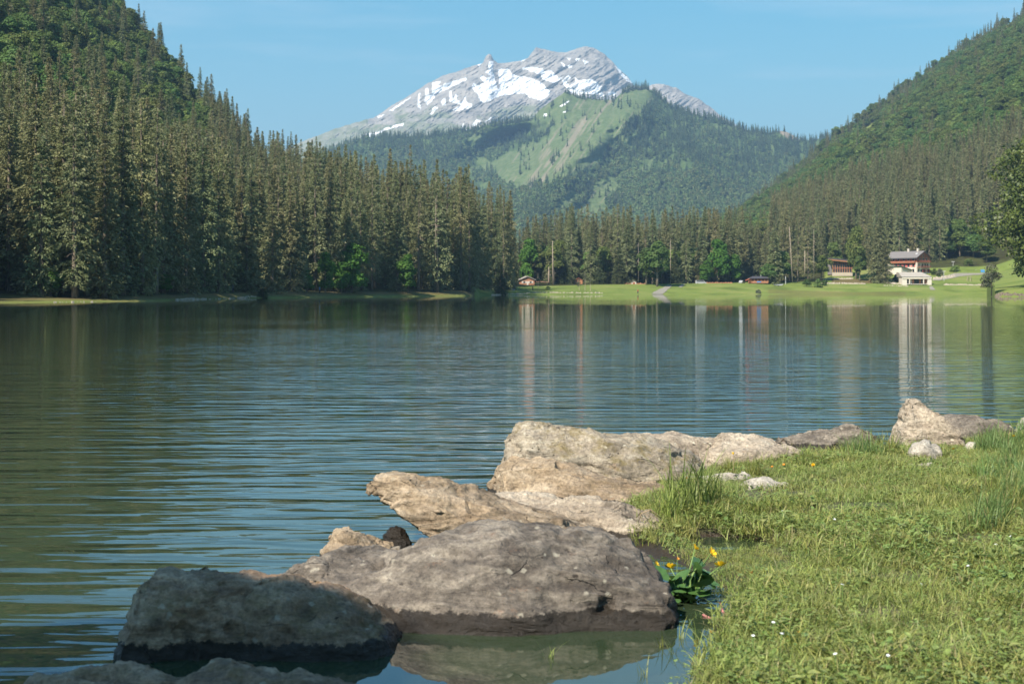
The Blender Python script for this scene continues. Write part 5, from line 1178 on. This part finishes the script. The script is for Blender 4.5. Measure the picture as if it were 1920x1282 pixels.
# ---- glass pavilion
vx, vy_, vz = at(1577, 722); vz = CAMH - (512 - HY) / F * 722
pv = thing("glass_pavilion", "timber and glass pavilion with rising mono pitch roof left of the hotel", "pavilion", (vx, vy_, vz), math.radians(-12))
part("roof", MB().hexa([(-6.6, -2.2, 7.2), (6.5, -2.2, 5.7), (6.5, 9, 5.7), (-6.6, 9, 7.2), (-6.6, -2.2, 7.75), (6.5, -2.2, 6.6), (6.5, 9, 6.6), (-6.6, 9, 7.75)]), "dark_roof", pv)
part("fascia", MB().hexa([(-6.55, -2.1, 6.55), (6.45, -2.1, 5.1), (6.45, -1.4, 5.1), (-6.55, -1.4, 6.55), (-6.6, -2.24, 7.18), (6.5, -2.24, 5.68), (6.5, -1.3, 5.68), (-6.6, -1.3, 7.18)]), "orange_wood", pv)
part("wall", MB().box(-4.2, 5.5, .25, 8, -1.0, 5.0), "glass", pv)
part("plinth", MB().box(-4.4, 5.7, -.2, 8.2, -1.5, .35), "stone_wall", pv)
for i in range(9): part("post", MB().box(-4.2 + i * 1.17, -3.92 + i * 1.17, 0, .22, .36, 5.3), "orange_wood", pv)
part("beam", MB().box(-4.2, 5.5, -.03, -.005, 2.3, 2.6).box(-4.2, 5.5, -.03, -.005, 4.6, 5.0), "red_wood", pv)
part("side_wall", MB().box(-6.6, -4.5, 2, 7, -.8, 4.6), "slate", pv)
# ---- log cabin
cx, cy_, cz = at(989, 655); cz = CAMH - (534.5 - HY) / F * 655
cb = thing("log_cabin", "brown log cabin with pale gable roof and white shutters at the wood edge", "cabin", (cx, cy_, cz), math.radians(8))
m = MB().prism([(-3.3, -.6), (3.3, -.6), (3.3, 2.5), (0, 3.9), (-3.3, 2.5)], 0, 6); part("wall", m, "log", cb); part("roof", gable_roof(6.6, 6, 2.5, 3.9, .6, .3), "pale_roof", cb)
for x_ in (-2.0, 1.0): window(x_, .9, 1.0, .9, cb, "white_wall")
part("door", MB().box(-.3, .45, -.05, -.01, 0, 1.7), "white_wall", cb)
hx, hy_, hz_ = at(1085, 668); hz_ = CAMH - (533 - HY) / F * 668
hu = thing("wooden_hut", "small orange wooden hut with rounded gable between young spruces", "hut", (hx, hy_, hz_), 0)
part("wall", MB().prism([(-1.8, -.5), (1.8, -.5), (1.8, 1.9), (0, 2.9), (-1.8, 1.9)], 0, 3.5), "orange_wood", hu); part("roof", gable_roof(3.6, 3.5, 1.9, 2.9, .35, .18), "red_wood", hu); part("door", MB().box(-.9, -.05, -.05, -.01, 0, 1.7).box(.05, .9, -.05, -.01, 0, 1.7), "log", hu)
kx, ky_, kz_ = at(1188.5, 672); kz_ = CAMH - (533.5 - HY) / F * 672
kk = thing("kiosk", "tiny pale kiosk with little gable roof between log piles", "kiosk", (kx, ky_, kz_), 0)
part("wall", MB().prism([(-1.1, -.4), (1.1, -.4), (1.1, 1.3), (0, 1.8), (-1.1, 1.3)], 0, 1.8), "white_wall", kk); part("roof", gable_roof(2.2, 1.8, 1.3, 1.85, .3, .14), "slate", kk); part("opening", MB().box(-.6, .6, -.05, -.01, .2, 1.1), "red_wood", kk)
# ---- cafe
fx, fy_, fz_ = at(1424, 686); fz_ = CAMH - (530 - HY) / F * 686
cf = thing("lakeside_cafe", "low open fronted wooden cafe with dark roof and orange red terrace", "cafe", (fx, fy_, fz_), math.radians(4))
part("wall", MB().box(-4.3, 4.3, 1.6, 5, -.5, 2.0), "red_wood", cf); part("roof", MB().hexa([(-4.9, -.8, 2.0), (4.9, -.8, 2.0), (4.9, 5.4, 2.0), (-4.9, 5.4, 2.0), (-2.4, 1.5, 3.2), (4.7, 1.5, 3.1), (4.7, 4, 3.1), (-2.4, 4, 3.2)]), "dark_roof", cf)
for i in range(6): part("post", MB().box(-4.3 + i * 1.66, -4.05 + i * 1.66, -.3, -.05, -.3, 1.98), "orange_wood", cf)
part("awning", MB().hexa([(-6.8, -1.2, 1.0), (-4.95, -1.2, 1.8), (-4.95, 1.5, 1.8), (-6.8, 1.5, 1.0), (-6.8, -1.2, 1.12), (-4.95, -1.2, 1.95), (-4.95, 1.5, 1.95), (-6.8, 1.5, 1.12)]), "awning", cf)
part("counter", MB().box(-3.8, 4.0, -.2, .1, -.2, .8), "log", cf); part("chimney", MB().box(1, 1.35, 2, 2.35, 2.9, 4.0), "metal", cf)
tag(MB().box(-1.0, 1.0, -.3, .3, .45, .55).box(-.9, -.8, -.2, .2, 0, .45).box(.8, .9, -.2, .2, 0, .45).box(-1, 1, .3, .38, .45, .95).obj("bench", M["car_blue"], loc=(fx - .6, fy_ - 2.4, fz_ - .3)), "green blue bench in front of the red cafe", "bench")
# ---- vehicles
def vehicle(name, label, cat, px, Y, brow, rz, L, H, W, col, van=False):
    z = CAMH - (brow - HY) / F * Y; o = thing(name, label, cat, ((px - 960) / F * Y, Y, z), rz)
    if van: body = [(-L/2, .35), (L/2, .35), (L/2, .95), (L*.36, 1.15), (L*.24, H), (-L*.47, H), (-L/2, H * .9)]
    else: body = [(-L/2, .32), (L/2, .32), (L/2, .72), (L*.28, .88), (L*.12, H), (-L*.26, H), (-L*.42, .92), (-L/2, .85)]
    part("body", MB().prism(body, -W/2, W/2), col, o)
    hw = [(L*.22, H - .12), (L*.32, 1.2), (-L*.4, 1.2), (-L*.42, H - .12)] if van else [(L*.10, H - .08), (L*.22, .92), (-L*.36, .95), (-L*.24, H - .08)]
    part("window", MB().prism(hw, -W/2 - .02, W/2 + .02), "glass", o)
    for sx in (-1, 1):
        for sy in (-1, 1):
            c_ = [(sx * L * .31 + .32 * math.cos(a), .32 + .32 * math.sin(a)) for a in np.linspace(0, 6.283, 13)[:-1]]; part("wheel", MB().prism(c_, sy * W/2 - .1, sy * W/2 + .1), "tyre", o)
    return o
G_ = "vehicles parked beyond the meadow"
vehicle("van", "long white van parked at the wood edge left of the cafe", "van", 1314, 684, 533, 0, 5.2, 1.9, 1.9, "car_white", True)
vehicle("parked_car", "small white car parked just left of the red cafe", "car", 1391, 690, 531.5, math.radians(60), 3.8, 1.45, 1.7, "car_white")
vehicle("van", "blue and white van on the drive at the right", "van", 1842, 735, 513, math.radians(75), 4.8, 2.0, 1.9, "car_blue", True)
vehicle("parked_car", "dark car parked behind the playing field beside the drive", "car", 1808, 742, 512, math.radians(30), 4.1, 1.4, 1.7, "car_dark")
vehicle("parked_car", "dark car half hidden by shrubs next to the street lamp", "car", 1789, 745, 511.5, 0, 4.0, 1.4, 1.7, "car_dark")
tr = thing("boat_trailer", "pale rowing boat on a low trailer by the white post", "boat", at(1459, 676, 0), 0)
part("hull", MB().hexa([(-2.0, -.5, .5), (1.7, -.5, .5), (1.7, .5, .5), (-2.0, .5, .5), (-2.4, -.8, 1.0), (2.5, -.3, 1.05), (2.5, .3, 1.05), (-2.4, .8, 1.0)]), "car_white", tr); part("chassis", MB().box(-1.8, 2.8, -.1, .1, .35, .48), "car_dark", tr); part("wheel", MB().prism([(.25 * math.cos(a), .25 + .25 * math.sin(a)) for a in np.linspace(0, 6.283, 11)[:-1]], -.7, -.55), "tyre", tr)
# ---- street furniture
def lamp(px, Y, brow, trow, label):
    z = CAMH - (brow - HY) / F * Y; h = (brow - trow) / F * Y; o = thing("street_lamp", label, "street lamp", ((px - 960) / F * Y, Y, z), 0)
    part("pole", MB().tube([(0, 0, -.4), (0, 0, h)], .09, 8), "metal", o); part("lamp_head", MB().hexa([(-.9, -.15, h), (.9, -.15, h), (.9, .15, h), (-.9, .15, h), (-.7, -.12, h + .18), (.7, -.12, h + .18), (.7, .12, h + .18), (-.7, .12, h + .18)]), "metal", o)
lamp(1787, 738, 512, 491, "pale twin headed lamp post beside the dark cars"); lamp(1770, 700, 526, 509, "pale lamp post on the meadow right of the boathouse")
def frame_thing(name, label, cat, px, Y, brow, w, h, a_legs):
    z = CAMH - (brow - HY) / F * Y; o = thing(name, label, cat, ((px - 960) / F * Y, Y, z), 0)
    if a_legs:
        for sx in (-1, 1):
            for sy in (-1, 1): part("leg", MB().tube([(sx * w / 2 + sy * .7, sy * .9, -.1), (sx * w / 2, 0, h)], .09, 6), "pale_wood", o)
        part("top_bar", MB().tube([(-w/2 - .2, 0, h + .05), (w/2 + .2, 0, h + .05)], .09, 6), "pale_wood", o)
        for x_ in (-.4, .4):
            s_ = part("swing_seat", MB().box(x_ - .2, x_ + .2, -.1, .1, .5, .55), "dark_roof", o); part("rope", MB().tube([(x_ - .18, 0, .55), (x_ - .18, 0, h)], .02, 4).tube([(x_ + .18, 0, .55), (x_ + .18, 0, h)], .02, 4), "dark_roof", s_)
    else:
        for sx in (-1, 1): part("post", MB().tube([(sx * w / 2, 0, -.1), (sx * w / 2, 0, h)], .08, 6), "car_white", o)
        part("crossbar", MB().tube([(-w/2 - .08, 0, h + .08), (w/2 + .08, 0, h + .08)], .08, 6), "car_white", o)
frame_thing("swing_set", "small pale wooden swing set on the meadow", "swing set", 1817.5, 690, 528, 1.6, 2.4, True); frame_thing("goal", "white football goal frame right of the swing set", "goal", 1850, 692, 527.5, 3.6, 2.2, False)
tag(MB().tube([(0, 0, -.3), (0, 0, 3.4)], [.15, .12], 8).tube([(0, 0, 3.4), (0, 0, 3.8)], [.22, .05], 8).obj("marker_post", M["metal"], loc=at(1473, 688)), "white post standing beside the boat trailer", "post")
tag(MB().box(-.8, .8, -.4, .4, 0, 1.6).box(-.9, .9, -.5, .5, 1.6, 1.75).obj("information_board", M["car_white"], loc=((1830 - 960) / F * 738, 738, CAMH - (512 - HY) / F * 738)), "white box like shelter left of the blue van", "shelter")
# ---- bare trunks
def bare(px0, px1, Y, brow, trow, r, label, n=14):
    z = CAMH - (brow - HY) / F * Y; h = (brow - trow) / F * Y; dx = (px1 - px0) / F * Y; o = thing("dead_tree", label, "dead tree", ((px0 - 960) / F * Y, Y, z), 0)
    part("trunk", MB().tube([(0, 0, -.5), (dx * .5, 0, h * .5), (dx, 0, h)], [r, r * .8, r * .4], 8), "pale_wood", o, True)
    b_ = MB()
    for i in range(n): zz_ = h * rg.uniform(.3, .98); a = rg.random() * 6.28; L = rg.uniform(.5, 1.8); b_.tube([(dx * zz_ / h, 0, zz_), (dx * zz_ / h + math.cos(a) * L, math.sin(a) * L, zz_ - .3 * L)], [.06, .02], 4)
    part("branch", b_, "pale_wood", o)
bare(1486, 1480, 690, 527, 425, .25, "tall pale bare trunk leaning left near the lake end"); bare(1509, 1509, 692, 516, 470, .26, "reddish bare lower trunk of a spruce left of the pavilion"); bare(1526, 1526, 695, 520, 430, .14, "thin pale bare trunk right of the leaning one"); bare(1257.5, 1257, 668, 533, 448, .15, "thin pale bare trunk beside the round dark tree"); bare(1288, 1288.5, 705, 530, 430, .11, "thin bare trunk above the boat ramp"); bare(1037, 1036, 650, 534, 452, .28, "pale trunk just right of the brown cabin"); bare(1029, 1029, 652, 534, 500, .35, "short thick pale trunk touching the brown cabin's right"); bare(816, 817, 418, 500, 372, .09, "white dead treetop pole in the left wood"); bare(1719, 1716, 760, 500, 434, .3, "bare trunk rising right behind the hotel roof ridge"); bare(1729, 1729, 770, 500, 446, .25, "thin bare trunk behind the hotel roof, right of the thicker one"); bare(1197, 1197, 670, 532, 455, .1, "thin pale trunk above the kiosk")
for px_, b_, t_, lab in ((1009, 548, 522, "thin waterside birch nearest the brown cabin"), (1086, 549, 528, "thin waterside birch below the orange hut"), (1097, 549, 512, "taller pale birch at the waterline right of the orange hut"), (1107, 549, 524, "slim birch at the waterline, rightmost by the orange hut")):
    Y = 600; o = thing("young_birch", lab, "birch", ((px_ - 960) / F * Y, Y, gh(px_, Y)), 0); h = (b_ - t_) / F * Y
    link("crown", broad_mesh("crown", h, 1.1, int(px_), 6, 30, .35, .3, "leaf_grey"), parent=o); part("trunk", MB().tube([(0, 0, -.3), (0, 0, h * .9)], [.12, .04], 6), "pale_wood", o)
# ---- shrubs
def shrub(px, Y, w, h, label, mat="leaf", seed=0):
    o = thing("shrub", label, "shrub", at(px, Y, -.1), 0); link("crown", broad_mesh("crown", h, w, 700 + seed, 8, 130, .45, .0, mat, .8), parent=o); link("trunk", limbs_mesh(h * .8, w * .6, 700 + seed, .1, .1), parent=o)
for i, a in enumerate([(1423, 640, 1.6, 1.6, "round olive bush alone on the meadow by the shore"), (1512, 678, 2.6, 3.4, "leafy shrub at the foot of the bare trunks"), (1534, 676, 3.0, 3.8, "wide leafy shrub below the pavilion bank"), (1547, 684, 2.2, 2.4, "shrub at the left end of the stone terraces"), (1028, 590, 1.1, 1.4, "little dark bush on the meadow below the brown cabin"), (1790, 735, 3.5, 2.6, "low shrubs behind the street lamp"), (1815, 745, 3.2, 3.0, "light green shrub between the drive and the wood"), (1762, 722, 3.0, 3.2, "reddish shrub at the right corner of the hotel"), (1690, 700, 3.0, 3.6, "yellow green shrubby slope left of the boathouse"), (1681, 702, 2.6, 3.6, "yellow green shrub next to the lone spruce"), (1752, 726, 2.4, 3.0, "shrub against the hotel terrace")]):
    shrub(*a, mat="leaf_grey" if i in (0, 7, 8, 9) else "leaf", seed=i)
# ---- stone walls, earth, ramp, drive
def rubble(name, label, pts, n, s, cat, spread=.4, mat="stone_wall", seed=1):
    g = random.Random(seed); m = MB(); b0 = Vector(at(*pts[0]))
    for i in range(n):
        f = g.random() * (len(pts) - 1); k_ = int(min(f, len(pts) - 2)); f -= k_; px_ = pts[k_][0] + (pts[k_+1][0] - pts[k_][0]) * f; Y_ = pts[k_][1] + (pts[k_+1][1] - pts[k_][1]) * f + g.uniform(-spread, spread)
        c_ = Vector(at(px_, Y_)) - b0; a_ = s * g.uniform(.5, 1.3); q = g.uniform(0, 3); ca, sa = math.cos(q) * a_, math.sin(q) * a_; t0 = g.uniform(.6, .9); hh = a_ * g.uniform(.9, 1.6)
        m.hexa([(c_.x + x_, c_.y + y_, c_.z - .2) for x_, y_ in ((-ca, -sa), (sa, -ca), (ca, sa), (-sa, ca))] + [(c_.x + x_ * t0, c_.y + y_ * t0, c_.z + hh * g.uniform(.6, 1)) for x_, y_ in ((-ca, -sa), (sa, -ca), (ca, sa), (-sa, ca))])
    return tag(m.obj(name, M[mat], loc=b0), label, cat, None, 'stuff' if name != 'stone_wall' else None)
rubble("stone_wall", "dry stone wall under the swing set and goal", [(1770, 687), (1870, 687)], 190, .42, "stone wall")
rubble("stone_wall", "upper dry stone terrace wall below the pavilion", [(1545, 712), (1600, 712)], 100, .45, "stone wall", seed=2)
rubble("stone_wall", "lower dry stone terrace wall below the pavilion", [(1540, 694), (1622, 692)], 150, .45, "stone wall", seed=3)
rubble("stone_wall", "low stone wall between the lone spruce and the boathouse", [(1662, 692), (1700, 690)], 80, .5, "stone wall", seed=4)
rubble("stone_wall", "line of stones on the meadow left of the boathouse foot", [(1655, 684), (1705, 682)], 40, .3, "stone wall", seed=6)
rubble("rock_garden", "pale tumbled stones right of the hotel", [(1750, 712), (1790, 720)], 90, .6, "rock garden", 3.0, seed=5)
rubble("shore_stones", "line of pale stones along the waterline before the brown cabin", [(922, 508), (1000, 560), (1130, 590)], 240, .30, "stones", .8, seed=7)
rubble("shore_stones", "scattered grey stones on the left waterline by the little spruce", [(330, 240), (400, 268), (480, 308)], 260, .16, "stones", 1.2, seed=8)
rubble("shore_stones", "pale stones and driftwood on the far left waterline", [(100, 194), (200, 205), (260, 214)], 90, .10, "stones", .8, seed=9)
rubble("shore_stones", "dark and tan rocks on the tip of the right shore point", [(1863, 388), (1880, 386), (1925, 372)], 90, .35, "rocks", 1.2, mat="bark", seed=10)
rubble("log_pile", "low pile of orange cut logs left of the kiosk", [(1171, 672), (1184, 672)], 40, .3, "log pile", .6, mat="log", seed=11)
rubble("log_pile", "low pile of orange cut logs right of the kiosk", [(1195, 672), (1212, 670)], 50, .35, "log pile", .6, mat="log", seed=12)
rubble("log_pile", "long row of pale logs at the wood edge right of the van", [(1325, 690), (1375, 692)], 110, .32, "log pile", .6, mat="log", seed=13)
def sheet(name, pts, mat, label, dz=.12, kind="structure", cat=None):
    """narrow strip draped over the land: pts of (px0, px1, Y)"""
    V = []; Fc = []
    for i in range(len(pts) - 1):
        for j in range(8 + (i == len(pts) - 2)):
            f = j / 8; a = [pts[i][k] + (pts[i + 1][k] - pts[i][k]) * f for k in range(3)]
            for k in range(5):
                q = a[0] + (a[1] - a[0]) * k / 4; V.append((*[(q - 960) / F * a[2], a[2]], max(gh(q, a[2]), 0) + dz))
    V = np.array(V); n_ = len(V) // 5; o = link(name, mesh_np(name, V, grid_faces(n_, 5), smooth=True), M[mat]); return tag(o, label, cat, None, kind)
sheet("boat_ramp", [(1221, 1240, 607), (1226, 1246, 620), (1240, 1254, 645), (1252, 1262, 665)], "road", "pale concrete boat ramp running into the lake")
sheet("path", [(1272, 1278, 655), (1278, 1284, 672)], "road", "short pale path above the ramp")
sheet("drive", [(1745, 1760, 706), (1768, 1800, 720), (1790, 1868, 731)], "road", "pale drive curving past the hotel")
sheet("path", [(955, 965, 560), (962, 968, 600), (957, 962, 640)], "road", "pale footpath below the brown cabin")
sheet("earth_bank", [(1016, 1030, 650), (1008, 1026, 657), (1004, 1024, 664)], "earth", "bare red earth beside the brown cabin", 1.2)
sheet("path", [(1744, 1754, 668), (1742, 1748, 682)], "road", "short pale path at the boathouse corner")
# ---- people
def person(px, Y, label, shirt, trousers, pose=0.0):
    o = thing("person", label, "person", at(px, Y, .0), rg.random() * 6)
    bm = bmesh.new(); pts = {"pel": (0, 0, .95), "che": (0, .02, 1.3), "nek": (0, .02, 1.5), "hed": (0, 0, 1.66), "kl": (-.11, .06 + pose, .5), "fl": (-.12, pose * .2, .05), "kr": (.11, .05 - pose, .5), "fr": (.12, -pose * 1.2, .05), "hl": (-.1, 0, .9), "hr": (.1, 0, .9), "sl": (-.2, .02, 1.42), "el": (-.26, 0, 1.15), "wl": (-.24, .08, .9), "sr": (.2, .02, 1.42), "er": (.27, 0, 1.15), "wr": (.25, .09, .9)}
    vv = {k: bm.verts.new(p) for k, p in pts.items()}
    for a, b_ in (("pel", "che"), ("che", "nek"), ("nek", "hed"), ("pel", "hl"), ("hl", "kl"), ("kl", "fl"), ("pel", "hr"), ("hr", "kr"), ("kr", "fr"), ("che", "sl"), ("sl", "el"), ("el", "wl"), ("che", "sr"), ("sr", "er"), ("er", "wr")): bm.edges.new((vv[a], vv[b_]))
    me = bpy.data.meshes.new("body"); bm.to_mesh(me); bm.free(); bo = link("body", me, [M[shirt]], o)
    bo.modifiers.new("skin", 'SKIN'); bo.modifiers.new("sub", 'SUBSURF').render_levels = 1
    R_ = {"pel": .14, "che": .15, "nek": .06, "hed": .12, "kl": .07, "fl": .05, "kr": .07, "fr": .05, "hl": .1, "hr": .1, "sl": .07, "el": .05, "wl": .04, "sr": .07, "er": .05, "wr": .04}
    for k_, (nm, r) in enumerate(R_.items()):
        i = list(pts).index(nm); me.skin_vertices[0].data[i].radius = (r, r); me.skin_vertices[0].data[i].use_root = (nm == "pel")
    tr_ = MB()
    for a, b_ in (("hl", "kl"), ("kl", "fl"), ("hr", "kr"), ("kr", "fr")): tr_.tube([pts[a], pts[b_]], [.13, .10], 8)
    part("trousers", tr_, trousers, o)
    return o
M["skin_tan"] = plain("tanned skin", lin(190, 150, 120), .6, .05)
person(999, 586, "person in dark clothes standing on the meadow near the water below the brown cabin", "car_dark", "dark"); person(1196, 606, "person in a red top near the water left of the boat ramp", "red", "car_dark", .1)
person(437, 300, "person in dark clothes on the stony left waterline", "car_dark", "dark", .08); person(599, 352, "person in a blue top on the left bank under the spruces", "car_blue", "dark")
# ---- haze
t = NT("valley haze"); t.n.remove(t.b); pvn = t.n.new("ShaderNodeVolumePrincipled"); pvn.inputs["Color"].default_value = (0.45, 0.72, 1.0, 1); pvn.inputs["Density"].default_value = HAZE; pvn.inputs["Anisotropy"].default_value = 0.2
t.l.new(pvn.outputs[0], t.out.inputs["Volume"])
b = MB().box(-16500, 16500, -9500, 18500, -10, 1500); tag(b.obj("haze", t.m), "thin blue valley haze", None, None, "stuff")
